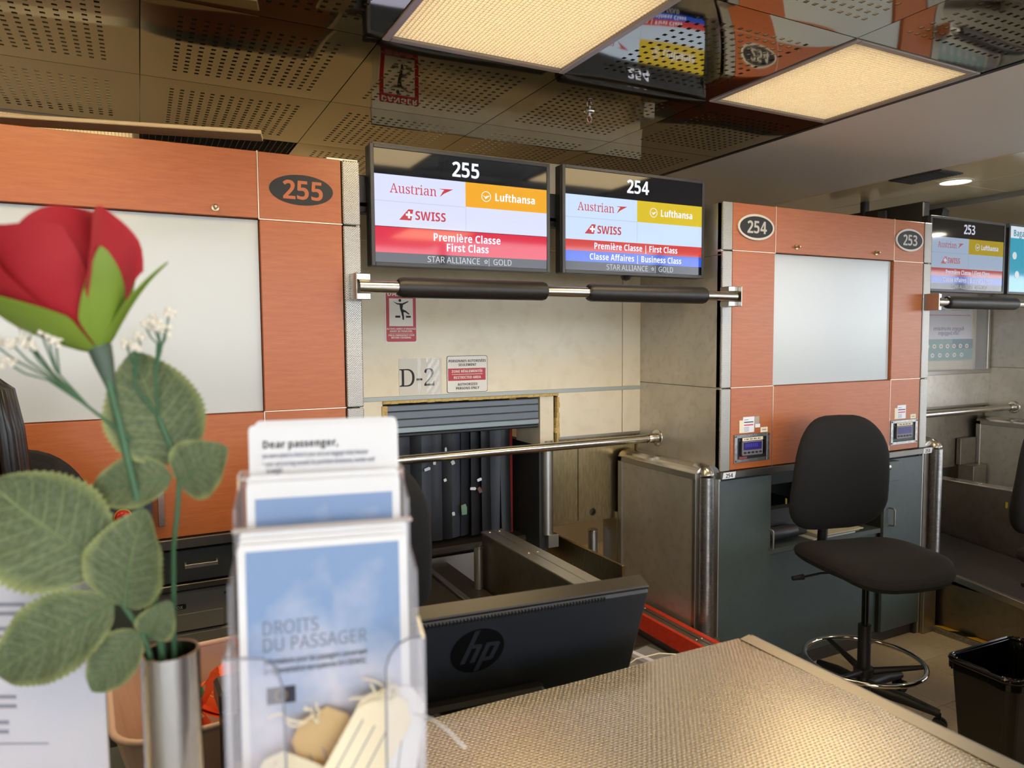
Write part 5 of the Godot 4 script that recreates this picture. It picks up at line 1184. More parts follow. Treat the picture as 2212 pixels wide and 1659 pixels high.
# ---------------------------------------------------------------- front counter and the things on it
func build_desk():
	var t := thing("front_counter", "patterned stainless steel service counter with smooth rounded edge", "counter", Vector3(0, 0, 0))
	put(t, "body", bx(Vector3(-1.9, 0.0, -0.845), Vector3(0.886, 1.065, -0.30), 0.004), M.laminate)
	var X0 := -1.9; var X1 := 0.866; var Z0 := -0.864; var Z1 := -0.28
	var cm: StandardMaterial3D = M.counter.duplicate(); cm.uv1_scale = Vector3((X1 - X0) * 135.0, (Z1 - Z0) * 105.0, 1)
	var b := MB.new()
	b.sheet(90, 30, func(u: float, v: float) -> Vector3:
		var x := lerpf(X0, X1, u); var z := lerpf(Z0, Z1, v)
		return Vector3(x, 1.099 + 0.0016 * sin(x * 9.0 + 1.2) * sin(z * 8.0 + 0.6) + 0.0010 * sin(x * 17.0 - z * 9.0), z))
	put(t, "patterned_top", b, cm)
	b = MB.new(); var pr := []
	for k in 7: pr.push_back(Vector2(X1 + 0.024 + 0.016 * sin(PI * 0.5 * k / 6.0), 1.1005 - 0.016 * (1.0 - cos(PI * 0.5 * k / 6.0))))
	pr = [Vector2(X1 - 0.002, 1.1005)] + pr + [Vector2(X1 + 0.040, 1.06)]
	for k in pr.size() - 1: b.quad(Vector3(pr[k].x, pr[k].y, Z0 + 0.006), Vector3(pr[k + 1].x, pr[k + 1].y, Z0), Vector3(pr[k + 1].x, pr[k + 1].y, Z1), Vector3(pr[k].x, pr[k].y, Z1))
	put(t, "edge_profile", b, M.steel_soft)
	put(t, "edge_trim", bx(Vector3(X0, 1.06, Z0 - 0.002), Vector3(X1 + 0.006, 1.0975, Z0 + 0.02), 0.004), M.steel_soft)
	var nb := thing("front_counter", "unseen neighbouring steel service counter, added to shade the area before the 254 chair", "counter", Vector3(1.98, 0, 0))  # unseen counter, added to keep window light off the low area
	put(nb, "body", bx(Vector3(0.02, 0.0, -0.845), Vector3(1.91, 1.065, -0.30), 0.004), M.laminate); put(nb, "top", bx(Vector3(0.0, 1.065, -0.865), Vector3(1.93, 1.1, -0.28), 0.01), M.steel_soft)
	t = thing("agent_desk", "grey laminate desk behind the steel service counter", "desk", Vector3.ZERO)
	put(t, "top", bx(Vector3(-1.3, 0.755, -1.34), Vector3(0.90, 0.78, -0.85), 0.003), M.laminate)
	put(t, "side_top", bx(Vector3(-1.3, 0.755, -1.62), Vector3(0.30, 0.78, -1.341), 0.003), M.laminate)
	put(t, "extension", bx(Vector3(0.901, 0.755, -1.50), Vector3(1.19, 0.78, -0.9), 0.003), M.laminate_dark)
	put(t, "leg_panel", bx(Vector3(0.86, 0.0, -1.32), Vector3(0.89, 0.755, -0.86)), M.laminate); put(t, "leg_panel", bx(Vector3(-1.3, 0.0, -1.6), Vector3(-1.27, 0.755, -0.86)), M.laminate)
	put(t, "leg_panel", bx(Vector3(1.15, 0.0, -1.48), Vector3(1.18, 0.755, -0.95)), M.laminate_dark)
	# computer monitor seen from behind
	t = thing("computer_monitor", "black computer monitor seen from behind with a round hp emblem", "monitor", Vector3(0.4387, 1.18, -0.9772), -0.104)
	t.rotation.x = 0.367
	put(t, "back_shell", bx(Vector3(-0.31, -0.37, -0.030), Vector3(0.31, -0.006, 0.0), 0.004), mat(srgb(34, 37, 42), 0.36))
	put(t, "top_frame", bx(Vector3(-0.311, -0.008, -0.036), Vector3(0.311, 0.0, -0.004), 0.002), mat(srgb(24, 22, 20), 0.4))
	b = MB.new()
	for k in 84: b.at(Vector3(-0.24 + 0.0056 * k, -0.010, 0.0), Vector3(0.003, 0.008, 0.003), 0.0008)
	put(t, "vent_grille", b, M.black)
	put(t, "screen", bx(Vector3(-0.30, -0.36, -0.032), Vector3(0.30, -0.012, -0.0302)), M.black_gloss)
	b = MB.new(); b.prism(ellipse(0.044, 0.044, 40), 0.0, 0.0012, Transform3D(Basis(), Vector3(0.012, -0.074, 0))); put(t, "emblem_disc", b, M.black_gloss)
	var lt := mat(srgb(34, 37, 42), 0.36)
	var sl := func(x: float, y: float) -> Vector2: return Vector2(0.012 + x + (y + 0.0) * 0.30, -0.074 + y)
	for poly in [[[-0.021, -0.022], [-0.013, -0.022], [-0.013, 0.042], [-0.021, 0.040]], [[-0.013, 0.013], [0.000, 0.013], [0.003, 0.010], [0.003, -0.022], [-0.005, -0.022], [-0.005, 0.007], [-0.013, 0.007]], [[0.009, 0.013], [0.017, 0.013], [0.017, -0.041], [0.009, -0.042]], [[0.017, 0.013], [0.030, 0.013], [0.033, 0.010], [0.033, -0.019], [0.030, -0.022], [0.017, -0.022], [0.017, -0.016], [0.025, -0.016], [0.025, 0.007], [0.017, 0.007]]]:
		var pv := PackedVector2Array()
		for q in poly: pv.push_back(sl.call(q[0], q[1]))
		b = MB.new(); b.prism(pv, 0.0, 0.0022); put(t, "emblem_letter", b, lt)
	put(t, "mount_plate", bx(Vector3(-0.10, -0.30, 0.0), Vector3(0.135, -0.162, 0.022), 0.006), M.black)
	put(t, "mount_bracket", bx(Vector3(-0.10, -0.30, 0.022), Vector3(0.105, -0.185, 0.034), 0.004), M.black_gloss)
	for q in [Vector2(-0.052, -0.178), Vector2(0.09, -0.176)]:
		b = MB.new(); b.cyl(Vector3(q.x, q.y, 0.02), Vector3(q.x, q.y, 0.042), 0.010, -1, 6); put(t, "bolt", b, M.steel_worn)
	b = MB.new(); b.tube([Vector3(0.0, -0.25, 0.03), Vector3(0.0, -0.33, 0.05), Vector3(0.0, -0.36, 0.12)], 0.025, 10); put(t, "stand_neck", b, M.black)
	var sf := put(t, "stand_foot", bx(Vector3(-0.12, 0.0, -0.10), Vector3(0.12, 0.02, 0.08), 0.008), M.black); sf.rotation.x = -0.367; sf.position = Vector3(0, -0.3755, 0.138)
	# bin of bright baggage tags
	t = thing("tag_bin", "pinkish beige plastic bin holding orange baggage tags", "bin", Vector3(0.115, 0.78, -1.445), 0.06)
	var rim := rrect(0.37, 0.36, 0.07, 6); var foot := rrect(0.29, 0.28, 0.06, 6); var m := rim.size(); var bin_mat := mat(srgb(208, 180, 168), 0.45)
	bin_mat.backlight_enabled = true; bin_mat.backlight = Color(0.25, 0.2, 0.17)
	b = MB.new()
	for k in m:
		var l := (k + 1) % m
		b.quad(Vector3(foot[k].x, 0.002, foot[k].y), Vector3(foot[l].x, 0.002, foot[l].y), Vector3(rim[l].x, 0.175, rim[l].y), Vector3(rim[k].x, 0.175, rim[k].y))
		b.tri(Vector3(0, 0.004, 0), Vector3(foot[k].x, 0.004, foot[k].y), Vector3(foot[l].x, 0.004, foot[l].y), Vector3.UP)
	put(t, "tub", b, bin_mat)
	var rp := []
	for k in m: rp.push_back(Vector3(rim[k].x, 0.175, rim[k].y))
	b = MB.new(); b.tube(rp, 0.006, 8, true); put(t, "rim", b, bin_mat)
	var rng := RandomNumberGenerator.new(); rng.seed = 21
	var cols := [srgb(238, 92, 30), srgb(232, 80, 26), srgb(244, 106, 36), srgb(240, 150, 30), srgb(70, 132, 74), srgb(226, 74, 30)]
	for k in 22:
		var ci := 4 if k % 9 == 7 else (3 if k % 7 == 5 else k % 3)
		var xf := Transform3D(Basis.from_euler(Vector3(rng.randf_range(-1.2, -0.3), rng.randf() * TAU, rng.randf_range(-0.5, 0.5))), Vector3(0.115 + rng.randf_range(-0.09, 0.11), 0.835 + 0.0062 * k, -1.445 + rng.randf_range(-0.10, 0.10)))
		b = MB.new(); var w := 0.032; var ph := rng.randf() * 6.0; var cv := rng.randf_range(0.004, 0.012)
		b.sheet(4, 8, func(u: float, v: float) -> Vector3: return xf * Vector3((u - 0.5) * w * (1.0 if v < 0.85 else 1.0 - (v - 0.85) * 3.0), (v - 0.5) * 0.10, cv * sin(v * 4.0 + ph)), 0.0006)
		b.lathe([Vector2(0.004, 0.0008), Vector2(0.007, 0.0012), Vector2(0.007, -0.0012), Vector2(0.004, -0.0008)], 12, xf * Transform3D(Basis(Vector3.RIGHT, PI * 0.5), Vector3(0, 0.038, cv * sin(0.88 * 4.0 + ph))))
		single("baggage_tag", b, mat(cols[ci], 0.55), ["bright orange paper baggage tag heaped in the plastic bin", "amber paper baggage tag among the orange ones in the bin", "green paper baggage tag among the orange ones in the bin"][0 if ci < 3 else ci - 2], "tag", "baggage tags in the plastic bin")
	for k in 5:
		b = MB.new(); var p := Vector3(0.115 + rng.randf_range(-0.08, 0.10), 0.93, -1.455 + rng.randf_range(-0.02, 0.1)); var pts := []
		for i in 14: pts.push_back(p + Vector3(0.02 * sin(i * 0.7 + k), 0.008 * sin(i * 1.3 + k * 2.0), 0.018 * cos(i * 0.6 + k)))
		b.tube(pts, 0.0008, 5); single("tag_string", b, M.paper_cream, "loose cream string curled on the orange baggage tags", "string", "strings on the baggage tags")
	t = thing("ticket_printer", "black ticket printer standing on the desk before the tag bin", "printer", Vector3(0.175, 0.78, -1.215), 0.05)
	put(t, "body", bx(Vector3(-0.08, 0.0, -0.04), Vector3(0.10, 0.225, 0.03), 0.014), M.black)
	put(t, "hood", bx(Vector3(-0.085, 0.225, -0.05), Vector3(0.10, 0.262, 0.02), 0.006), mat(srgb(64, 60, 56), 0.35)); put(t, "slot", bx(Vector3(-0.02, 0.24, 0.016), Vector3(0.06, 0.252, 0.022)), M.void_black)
	var pb := MB.new(); pb.lathe([Vector2(0.0, 0.003), Vector2(0.005, 0.002), Vector2(0.006, 0.0)], 14, Transform3D(Basis(Vector3.RIGHT, PI * 0.5), Vector3(-0.035, 0.15, 0.03))); put(t, "button", pb, M.steel_worn)
	t = thing("acrylic_tray", "small clear acrylic tray with a bent wire at the desk end", "tray", Vector3(1.105, 0.78, -1.40), 0.2)
	put(t, "base", bx(Vector3(-0.07, 0.0, -0.07), Vector3(0.07, 0.006, 0.07)), M.acrylic); put(t, "lip", bx(Vector3(-0.07, 0.006, 0.062), Vector3(0.07, 0.03, 0.07)), M.acrylic_edge); put(t, "lip", bx(Vector3(-0.01, 0.006, -0.07), Vector3(0.004, 0.016, 0.06)), mat(srgb(196, 198, 226), 0.3))
	b = MB.new(); b.tube([Vector3(-0.07, 0.008, -0.02), Vector3(-0.05, 0.03, 0.0), Vector3(0.0, 0.04, 0.03), Vector3(0.05, 0.03, 0.05), Vector3(0.07, 0.01, 0.07)], 0.0015, 6); put(t, "wire", b, M.paper_cream)
	# framed notice at the left edge
	t = thing("paper_notice", "white printed notice standing upright beside the rose vase", "notice", Vector3(0.0115, 1.1, -0.5568), CAM_YAW)
	put(t, "sheet", bx(Vector3(-0.285, 0.002, -0.032), Vector3(-0.066, 0.385, -0.030)), mat(srgb(232, 232, 236), 0.5))
	put(t, "cover", bx(Vector3(-0.287, 0.0, -0.0295), Vector3(-0.064, 0.387, -0.027)), M.acrylic); put(t, "foot", bx(Vector3(-0.27, 0.0, -0.10), Vector3(-0.10, 0.004, -0.026)), M.acrylic)
	for q in [[-0.1225, 0.302, 0.10], [-0.1225, 0.295, 0.14], [-0.132, 0.2833, 0.12], [-0.133, 0.277, 0.13], [-0.133, 0.2303, 0.12], [-0.133, 0.223, 0.11], [-0.1395, 0.2103, 0.12], [-0.14, 0.203, 0.1], [-0.11, 0.1935, 0.16]]:
		var hh := 0.0006 if q[2] == 0.16 else 0.0016
		put(t, "text_line", bx(Vector3(q[0] - q[2], q[1] - hh, -0.0300), Vector3(q[0], q[1] + hh, -0.0297)), M.ink_soft)

# ---------------------------------------------------------------- artificial rose in a steel vase
func leaf_tex() -> ImageTexture:
	var o := Image.create(256, 128, true, Image.FORMAT_RGB8); var a := noise_img(256, 128, 0.09, 41)
	for y in 128:
		for x in 256:
			var u := x / 255.0; var v := absf(y / 127.0 - 0.5) * 2.0
			var c := srgb(78, 92, 62).lerp(srgb(116, 128, 96), a.get_pixel(x, y).r)
			var side := absf(fposmod(u * 9.0 - v * 1.9, 1.0) - 0.5)
			if side < 0.05 and v < 0.85: c = c.lerp(srgb(158, 168, 122), 0.45)
			if v < 0.035: c = c.lerp(srgb(164, 174, 116), 0.7)
			if v > 0.78: c = c.lerp(srgb(164, 172, 108), (v - 0.78) * 3.4)
			o.set_pixel(x, y, c)
	return ImageTexture.create_from_image(o)
func leaf(parent: Node, base: Vector3, tip: Vector3, width: float, nrm: Vector3, droop: float, m: Material, fold := 0.25):
	var ax := tip - base; var L := ax.length(); ax /= L
	var sd := ax.cross(nrm).normalized(); var n := sd.cross(ax).normalized()
	var b := MB.new()
	b.sheet(44, 12, func(u: float, v: float) -> Vector3:
		var s := (v - 0.5) * 2.0
		var w := width * 0.5 * pow(sin(PI * pow(clampf(u, 0.0, 1.0), 0.78)), 0.72)
		if absf(s) > 0.99: w *= 1.0 + 0.05 * (1.0 if int(u * 44.0 + 0.5) % 2 == 0 else -0.4)
		return base + ax * (L * u) + sd * (w * s) + n * (droop * L * sin(PI * u) + fold * w * s * s + 0.012 * L * sin(u * 21.0 + s * 3.0) * absf(s)))
	var lf := put(parent, "leaf", b, m)
	b = MB.new(); var pts := []
	for k in 9:
		var u := k / 8.0; pts.push_back(base + ax * (L * u * 0.97) + n * (droop * L * sin(PI * u) + 0.0003))
	b.tube(pts, [0.0011, 0.001, 0.0009, 0.0008, 0.0007, 0.0006, 0.0005, 0.0004, 0.0003], 6); put(lf, "midrib", b, M.leaf_rib)
func build_flower():
	var at := Vector3(0.0115, 1.1, -0.5568)
	var v := thing("vase", "slim cylindrical brushed steel vase holding the red rose", "vase", at, CAM_YAW)
	var b := MB.new(); b.lathe([Vector2(0.0, 0.003), Vector2(0.0176, 0.003), Vector2(0.0176, 0.279), Vector2(0.0193, 0.279), Vector2(0.0193, 0.0), Vector2(0.0, 0.0)], 48)
	put(v, "shell", b, mat(srgb(196, 194, 192), 0.22, 1.0))
	var r := thing("artificial_rose", "red artificial rose with fabric leaves and tiny white filler blossoms", "flower", at, CAM_YAW)
	var green := mat(srgb(62, 104, 72), 0.5); M.leaf_rib = mat(srgb(96, 122, 84), 0.6)
	var lm := mat(Color.WHITE, 0.75); lm.albedo_texture = leaf_tex(); lm.backlight_enabled = true; lm.backlight = Color(0.3, 0.34, 0.2)
	b = MB.new(); b.tube([Vector3(-0.003, 0.05, 0.0), Vector3(-0.006, 0.279, 0.0), Vector3(-0.0105, 0.33, 0.002), Vector3(-0.0151, 0.381, 0.004), Vector3(-0.0215, 0.414, 0.005), Vector3(-0.028, 0.4468, 0.004), Vector3(-0.035, 0.472, 0.002)], 0.0024, 10); put(r, "stem", b, green)
	b = MB.new(); b.tube([Vector3(0.002, 0.05, -0.005), Vector3(0.000, 0.279, -0.006), Vector3(0.002, 0.35, -0.006), Vector3(0.0062, 0.38, -0.006), Vector3(0.008, 0.40, -0.006), Vector3(0.004, 0.42, -0.007), Vector3(-0.006, 0.445, -0.008)], 0.0018, 8); put(r, "stem", b, green)
	b = MB.new(); b.tube([Vector3(-0.008, 0.26, 0.005), Vector3(-0.016, 0.295, 0.006), Vector3(-0.028, 0.313, 0.006), Vector3(-0.043, 0.342, 0.004)], 0.0019, 8); put(r, "stem", b, green)
	var F := Vector3(0, 0, 1)
	leaf(r, Vector3(0.006, 0.412, -0.012), Vector3(-0.026, 0.492, -0.014), 0.066, (F + Vector3(0.2, 0.1, 0)), 0.06, lm)
	leaf(r, Vector3(0.008, 0.398, -0.005), Vector3(0.0455, 0.425, 0.0), 0.043, (F + Vector3(0.1, 0.2, 0)), 0.05, lm)
	leaf(r, Vector3(0.004, 0.403, -0.004), Vector3(-0.054, 0.393, -0.002), 0.037, (F + Vector3(0, 0.35, 0)), 0.06, lm)
	leaf(r, Vector3(-0.041, 0.341, 0.004), Vector3(-0.117, 0.403, 0.008), 0.080, (F + Vector3(0.1, 0.3, 0)), 0.10, lm)
	leaf(r, Vector3(-0.027, 0.313, 0.007), Vector3(-0.0105, 0.383, 0.007), 0.060, (F + Vector3(-0.1, 0.15, 0)), 0.07, lm)
	leaf(r, Vector3(-0.034, 0.316, 0.008), Vector3(-0.1185, 0.267, 0.010), 0.056, (F + Vector3(0, 0.25, 0)), 0.08, lm)
	leaf(r, Vector3(-0.018, 0.295, 0.006), Vector3(-0.052, 0.254, 0.010), 0.035, (F + Vector3(0, 0.2, 0)), 0.06, lm)
	leaf(r, Vector3(-0.013, 0.290, 0.004), Vector3(0.005, 0.318, 0.008), 0.027, (F + Vector3(0.3, 0.1, 0)), 0.08, lm)
	# bud
	var ax := Vector3(-0.40, 0.91, 0.05).normalized(); var side := ax.cross(Vector3(0, 0, 1)).normalized(); var front := side.cross(ax).normalized()
	var xf := Transform3D(Basis(side, ax, front), Vector3(-0.0415, 0.4955, 0.0))
	b = MB.new(); b.lathe([Vector2(0.0022, -0.038), Vector2(0.0035, -0.028), Vector2(0.0065, -0.012), Vector2(0.0078, -0.002), Vector2(0.0062, 0.003)], 20, Transform3D(Basis(Vector3(0, 0, 1), 0.24) , Vector3(-0.0415, 0.497, 0.0))); put(r, "calyx_cup", b, mat(srgb(72, 92, 78), 0.55))
	var red := mat(srgb(168, 20, 34), 0.7); red.backlight_enabled = true; red.backlight = Color(0.28, 0.05, 0.06); red.rim_enabled = true; red.rim = 0.3
	# petals: [middle angle, half span, height, radius gain, top flare, tip sharpness]; angle 90 faces the viewer
	var pet := [[200.0, 75.0, 0.080, 0.86, 0.002, 0.10], [340.0, 80.0, 0.078, 0.80, 0.000, 0.12], [90.0, 80.0, 0.084, 0.80, -0.004, 0.10], [270.0, 85.0, 0.086, 0.84, 0.0, 0.12], [40.0, 78.0, 0.090, 0.92, 0.003, 0.16], [172.0, 80.0, 0.086, 1.06, 0.013, 0.10], [110.0, 70.0, 0.092, 1.0, 0.004, 0.22], [12.0, 44.0, 0.082, 1.04, 0.010, 0.55]]
	for q in pet:
		b = MB.new(); var mid := deg_to_rad(q[0]); var half := deg_to_rad(q[1])
		b.sheet(20, 16, func(u: float, w: float) -> Vector3:
			var s := (u - 0.5) * 2.0
			var h: float = q[2] * w * (1.0 - q[5] * pow(absf(s), 1.6) * (0.35 + 0.65 * w))
			var t := h / 0.09
			var rad: float = (0.006 + 0.037 * pow(sin(PI * 0.5 * clampf(t * 1.25, 0.0, 1.0)), 0.85) - 0.010 * maxf(0.0, t - 0.6) * 2.0) * q[3] + q[4] * pow(w, 3.0) + 0.0016 * s * s
			var a := mid + half * s * (1.0 - 0.12 * w)
			return xf * Vector3(cos(a) * rad * 1.04, h + 0.0015 * sin(s * 5.0) * w, sin(a) * rad * 0.92), 0.0007)
		put(r, "petal", b, red)
	var sep := mat(srgb(122, 150, 50), 0.5); sep.backlight_enabled = true; sep.backlight = Color(0.25, 0.32, 0.1)
	for q in [[122.0, 0.058, 0.022, 0.008], [30.0, 0.058, 0.019, 0.002], [2.0, 0.036, 0.0065, 0.030], [255.0, 0.055, 0.015, 0.0], [305.0, 0.05, 0.015, 0.006]]:
		b = MB.new(); var mid := deg_to_rad(q[0])
		b.sheet(8, 16, func(u: float, w: float) -> Vector3:
			var s := (u - 0.5) * 2.0; var h: float = q[1] * w; var t := h / 0.09
			var rad: float = 0.0075 + 0.040 * pow(sin(PI * 0.5 * clampf(t * 1.25, 0.0, 1.0)), 0.85) + q[3] * pow(w, 2.2)
			var wd: float = q[2] * pow(1.0 - w, 0.6) * (0.75 + 0.5 * sin(PI * w)) + 0.0006
			var a: float = mid + s * minf(wd / rad, 0.75)
			return xf * Vector3(cos(a) * rad * 1.05, h - 0.004 * pow(w, 4.0), sin(a) * rad * 0.96), 0.0009)
		put(r, "sepal", b, sep)
	# filler sprays
	var sprays := [[Vector3(-0.019, 0.43, 0.004), Vector3(-0.0445, 0.4534, 0.008), Vector3(-0.0616, 0.4697, 0.012), [Vector3(-0.1037, 0.4974, 0.014), Vector3(-0.0931, 0.4844, 0.016), Vector3(-0.0809, 0.502, 0.015), Vector3(-0.0708, 0.5116, 0.018), Vector3(-0.0586, 0.4987, 0.02), Vector3(-0.083, 0.505, 0.012), Vector3(-0.076, 0.4955, 0.02), Vector3(-0.064, 0.5045, 0.02), Vector3(-0.0885, 0.497, 0.018)]], [Vector3(-0.006, 0.445, -0.008), Vector3(-0.0205, 0.4694, -0.004), Vector3(-0.0175, 0.478, -0.003), [Vector3(-0.0233, 0.4968, -0.002), Vector3(-0.0125, 0.502, 0.0), Vector3(-0.017, 0.493, 0.0)]], [Vector3(-0.006, 0.445, -0.008), Vector3(-0.004, 0.478, -0.002), Vector3(0.0015, 0.494, 0.0), [Vector3(-0.0034, 0.5143, 0.0), Vector3(0.0013, 0.509, 0.002), Vector3(0.008, 0.5174, 0.0), Vector3(0.0045, 0.505, -0.002), Vector3(-0.008, 0.508, 0.0)]]]
	var white := mat(srgb(236, 230, 216), 0.6)
	var rng := RandomNumberGenerator.new(); rng.seed = 12
	for q in sprays:
		b = MB.new(); b.tube([q[0], q[1], q[2]], 0.0011, 6)
		for e in q[3]: b.tube([q[1], q[2].lerp(e, 0.25), q[2].lerp(e, 0.7) + Vector3(0, -0.002, 0), e], 0.0007, 5)
		var sp := put(r, "filler_spray", b, green)
		for e in q[3]:
			b = MB.new()
			for k in 7:
				var o: Vector3 = e + Vector3(rng.randf_range(-0.0034, 0.0034), rng.randf_range(-0.002, 0.0042), rng.randf_range(-0.0034, 0.0034))
				b.lathe([Vector2(0.0, -0.0019), Vector2(0.0015, -0.0012), Vector2(0.0019, 0.0), Vector2(0.0014, 0.0013), Vector2(0.0, 0.0019)], 8, Transform3D(Basis(), o))
			put(sp, "blossom", b, white)

# ---------------------------------------------------------------- stepped leaflet holder
func leaflet_tex() -> ImageTexture:
	# printed sky photograph: blue thinning into pinkish cloud, as on the cover
	var o := Image.create(128, 256, true, Image.FORMAT_RGB8); var a := noise_img(128, 256, 0.016, 63)
	for y in 256:
		for x in 128:
			var n := a.get_pixel(x, y).r
			var k := clampf((y / 255.0) * 1.9 - 0.3 + (n - 0.5) * 0.7, 0.0, 1.0)
			o.set_pixel(x, y, srgb(128, 156, 198).lerp(srgb(222, 216, 226), k))
	return ImageTexture.create_from_image(o)
func card(parent: Node, called: String, w: float, h: float, xf: Transform3D, m: Material, r := 0.004):
	var b := MB.new(); b.prism(rrect(w, h, r, 4), -0.0008, 0.0, xf * Transform3D(Basis(), Vector3(0, -h * 0.5, 0))); return put(parent, called, b, m)
func build_holder():
	var at := Vector3(0.1027, 1.1, -0.4759); var turn := deg_to_rad(-12.3)
	var t := thing("leaflet_holder", "clear acrylic stepped leaflet holder on the steel counter", "leaflet holder", at, turn)
	var prof := PackedVector2Array([Vector2(0.046, 0.0), Vector2(0.046, 0.312), Vector2(0.014, 0.315), Vector2(0.012, 0.345), Vector2(-0.024, 0.352), Vector2(-0.027, 0.385), Vector2(-0.056, 0.392), Vector2(-0.060, 0.402), Vector2(-0.078, 0.402), Vector2(-0.082, 0.0)])
	for s in [-1, 1]:
		var b := MB.new(); b.prism(prof, 0.0, 0.002, Transform3D(Basis(Vector3(0, 0, 1), Vector3.UP, Vector3(-1, 0, 0)), Vector3(0.0615 if s > 0 else -0.056, 0, 0))); put(t, "side_wall", b, M.acrylic)
	put(t, "base", bx(Vector3(-0.058, 0.0, -0.08), Vector3(0.0615, 0.003, 0.046)), M.acrylic)
	put(t, "back_wall", bx(Vector3(-0.058, 0.0, -0.082), Vector3(0.0615, 0.402, -0.080)), M.acrylic)
	for q in [[0.0405, 0.311], [-0.016, 0.372]]:
		var z: float = q[0]
		if z > 0.0:
			var pl := PackedVector2Array([Vector2(-0.058, 0.003), Vector2(0.0615, 0.003), Vector2(0.0615, 0.311), Vector2(0.052, 0.311), Vector2(0.0446, 0.3075), Vector2(0.040, 0.302), Vector2(0.0372, 0.294), Vector2(0.036, 0.17), Vector2(-0.0235, 0.17), Vector2(-0.0245, 0.288), Vector2(-0.0285, 0.302), Vector2(-0.036, 0.3085), Vector2(-0.046, 0.311), Vector2(-0.058, 0.311)])
			var b := MB.new(); b.prism(pl, z, z + 0.002); put(t, "front_wall", b, M.acrylic)
			var ed := MB.new()
			ed.tube([Vector3(0.0615, 0.311, z + 0.001), Vector3(0.052, 0.311, z + 0.001), Vector3(0.0446, 0.3075, z + 0.001), Vector3(0.0395, 0.301, z + 0.001), Vector3(0.0372, 0.293, z + 0.001), Vector3(0.036, 0.17, z + 0.001)], 0.0007, 6)
			ed.tube([Vector3(-0.0235, 0.17, z + 0.001), Vector3(-0.0245, 0.288, z + 0.001), Vector3(-0.0285, 0.302, z + 0.001), Vector3(-0.036, 0.3085, z + 0.001), Vector3(-0.058, 0.311, z + 0.001)], 0.0007, 6); put(t, "cut_edge", ed, M.ink_soft)
		else:
			put(t, "divider_wall", bx(Vector3(-0.055, 0.003, z), Vector3(0.0595, q[1], z + 0.002)), M.acrylic)
	for q in [[-0.012, 0.376, 0.118], [-0.045, 0.404, 0.113]]: put(t, "wall_lip", bx(Vector3(-q[2] * 0.5 + 0.002, q[1] - 0.003, q[0]), Vector3(q[2] * 0.5 + 0.002, q[1], q[0] + 0.006), 0.001), M.acrylic_edge)
	var lean := Basis(Vector3.RIGHT, -0.05)
	var print_m := mat(Color.WHITE, 0.3); print_m.albedo_texture = leaflet_tex()
	# leaflets: front stack, middle stack, back cards
	for k in 5:
		var front := k == 0
		var l := thing("leaflet", "front sky-blue passenger rights leaflet titled DROITS DU PASSAGER" if front else ("sky-blue leaflet in the middle pocket, only its top showing" if k == 3 else ["", "second passenger rights leaflet directly behind the front one", "third leaflet of the front stack, tight against the pocket", "", "white leaflet edge rising behind the middle pocket leaflet"][k]), "leaflet", at, turn, "passenger rights leaflets")
		var xf := Transform3D(lean, [Vector3(0.0015, 0.367, 0.0), Vector3(0.002, 0.370, -0.004), Vector3(0.0025, 0.374, -0.008), Vector3(0.003, 0.4012, -0.034), Vector3(0.003, 0.405, -0.039)][k])
		card(l, "cover", 0.109 if k < 3 else 0.105, 0.21, xf, M.paper)
		if k == 0 or k == 3:
			var b := MB.new(); var n := lean * Vector3(0, 0, 1); var y1 := -0.0045 if k == 0 else -0.0115; var y0 := -0.205; var x0 := -0.0495 if k == 0 else -0.047; var x1 := 0.049 if k == 0 else 0.047
			var c := [xf * Vector3(x0, y1, 0.0004), xf * Vector3(x1, y1, 0.0004), xf * Vector3(x1, y0, 0.0004), xf * Vector3(x0, y0, 0.0004)]
			b.tri(c[0], c[1], c[2], n, n, n, Vector2(0, 0), Vector2(1, 0), Vector2(1, 1)); b.tri(c[0], c[2], c[3], n, n, n, Vector2(0, 0), Vector2(1, 1), Vector2(0, 1)); put(l, "sky_print", b, print_m)
		if front:
			var grey := mat(srgb(120, 132, 152), 0.5)
			for q in [["DROITS", -0.0410, -0.0555, 0.0125, grey], ["DU PASSAGER", -0.0410, -0.0665, 0.0125, grey], ["Informations pour les passagers concernant", -0.0400, -0.0775, 0.0054, M.ink], ["la réglementation européenne 261/2004/EC", -0.0400, -0.0835, 0.0054, M.ink]]:
				var o := text(l, q[0], xf * Vector3(q[1], q[2], 0.0007), q[3], q[4], sans, 0.86 if q[3] > 0.01 else 0.62, HORIZONTAL_ALIGNMENT_LEFT); o.basis = lean * o.basis
			var fl := MB.new(); fl.box(Vector3(-0.0385, -0.1055, 0.0004), Vector3(-0.0205, -0.0945, 0.0008), 0.0, xf); put(l, "flag_print", fl, mat(srgb(40, 42, 56), 0.5))
			for i in 12:
				var st := MB.new(); var c2 := Vector3(-0.0295 + 0.0036 * cos(TAU * i / 12), -0.1 + 0.0036 * sin(TAU * i / 12), 0.0009); st.at(c2, Vector3(0.0008, 0.0008, 0.0003), 0.0, xf); put(l, "flag_star", st, mat(srgb(190, 166, 90), 0.5))
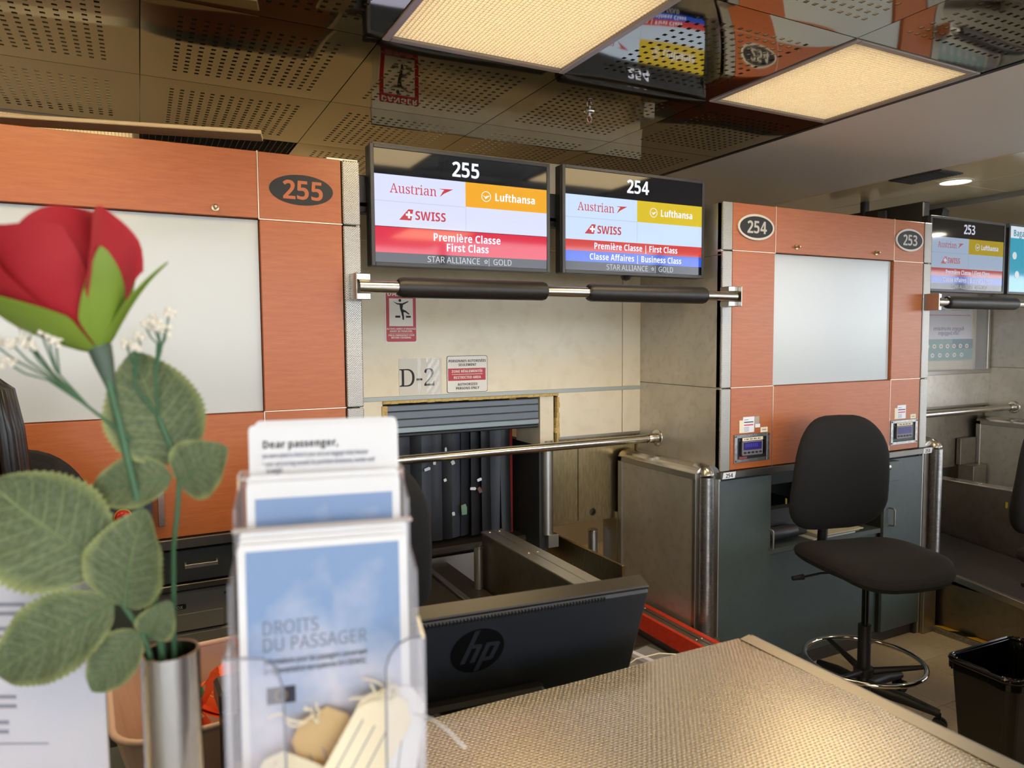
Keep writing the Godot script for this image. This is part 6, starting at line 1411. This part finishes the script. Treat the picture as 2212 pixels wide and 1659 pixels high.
	for k in 2:
		var l := thing("letter_card", "white card beginning Dear passenger in the rear pocket" if k == 0 else "blank white card edge behind the Dear passenger card", "card", at, turn, "white cards in the rear pocket")
		var xf := Transform3D(lean, Vector3(0.004 + 0.002 * k, 0.4375 + 0.0025 * k, -0.064 - 0.005 * k))
		card(l, "sheet", 0.1075 - 0.004 * k, 0.21, xf, M.paper)
		if k == 0:
			for q in [["Dear passenger,", 0.0, -0.0145, 0.0076, sans_bold], ["you were asked to check in your carry-on baggage today because", 0.0, -0.0225, 0.0052, sans], ["•  your carry-on bag exceeds the permitted dimensions, number and/", 0.0, -0.0285, 0.0052, sans], ["    or weight.", 0.0, -0.0335, 0.0052, sans], ["•  your flight is fully booked, therefore not all carry-on baggage can be", 0.0, -0.0385, 0.0052, sans], ["    stowed safely and comfortably in the cabin.", 0.0, -0.0435, 0.0052, sans]]:
				var o := text(l, q[0], xf * Vector3(-0.0445, q[2], 0.0004), q[3], M.ink if q[3] > 0.006 else M.ink_soft, q[4], 0.92 if q[3] > 0.006 else 0.5, HORIZONTAL_ALIGNMENT_LEFT); o.basis = lean * o.basis
	# string tags in the front pocket
	var rng := RandomNumberGenerator.new(); rng.seed = 33
	for q in [[Vector3(0.026, 0.236, 0.026), -0.62, M.paper_cream, "cream string luggage tag with printed lines, front of the acrylic pocket"], [Vector3(0.004, 0.225, 0.022), 0.35, mat(srgb(206, 176, 128), 0.7), "tan string luggage tag leaning left in the acrylic pocket"], [Vector3(0.042, 0.232, 0.018), -0.2, M.paper, "white string luggage tag at the right of the acrylic pocket"], [Vector3(-0.012, 0.212, 0.028), 1.2, M.paper_cream, "cream string luggage tag lying flat low in the acrylic pocket"]]:
		var g := thing("luggage_tag", q[3], "tag", at, turn, "string luggage tags")
		var xf := Transform3D(Basis(Vector3(0, 0, 1), q[1]) * Basis(Vector3.RIGHT, -0.3), q[0])
		var b := MB.new(); b.prism(PackedVector2Array([Vector2(-0.019, -0.045), Vector2(0.019, -0.045), Vector2(0.019, 0.024), Vector2(0.009, 0.034), Vector2(-0.009, 0.034), Vector2(-0.019, 0.024)]), 0.0, 0.0006, xf); put(g, "card", b, q[2])
		for k in 3: 
			var ln := MB.new(); ln.box(Vector3(-0.012 + 0.009 * k, -0.03, 0.0006), Vector3(-0.0112 + 0.009 * k, 0.012, 0.0008), 0.0, xf); put(g, "printed_line", ln, M.ink_soft)
		for k in 5:
			var st := MB.new(); var pts := []; var p: Vector3 = xf * Vector3(0, 0.030, 0.001); var d := Vector3(rng.randf_range(-0.03, 0.012), rng.randf_range(-0.004, 0.016), rng.randf_range(0.0, 0.008))
			for i in 8: pts.push_back(p + d * (i / 7.0) + Vector3(0.0015 * sin(i * 1.7 + k), 0.002 * sin(i * 1.1 + k * 2.0), 0.001 * cos(i + k)))
			st.tube(pts, 0.0008, 5); put(g, "string", st, M.paper_cream)
	var ls := MB.new(); ls.tube([Vector3(0.056, 0.255, 0.030), Vector3(0.064, 0.262, 0.052), Vector3(0.073, 0.257, 0.060), Vector3(0.080, 0.250, 0.064), Vector3(0.083, 0.247, 0.065)], 0.0006, 5)
	var lo := thing("loose_string", "thin white string trailing from the right side of the leaflet holder", "string", at, turn); put(lo, "strand", ls, M.paper)
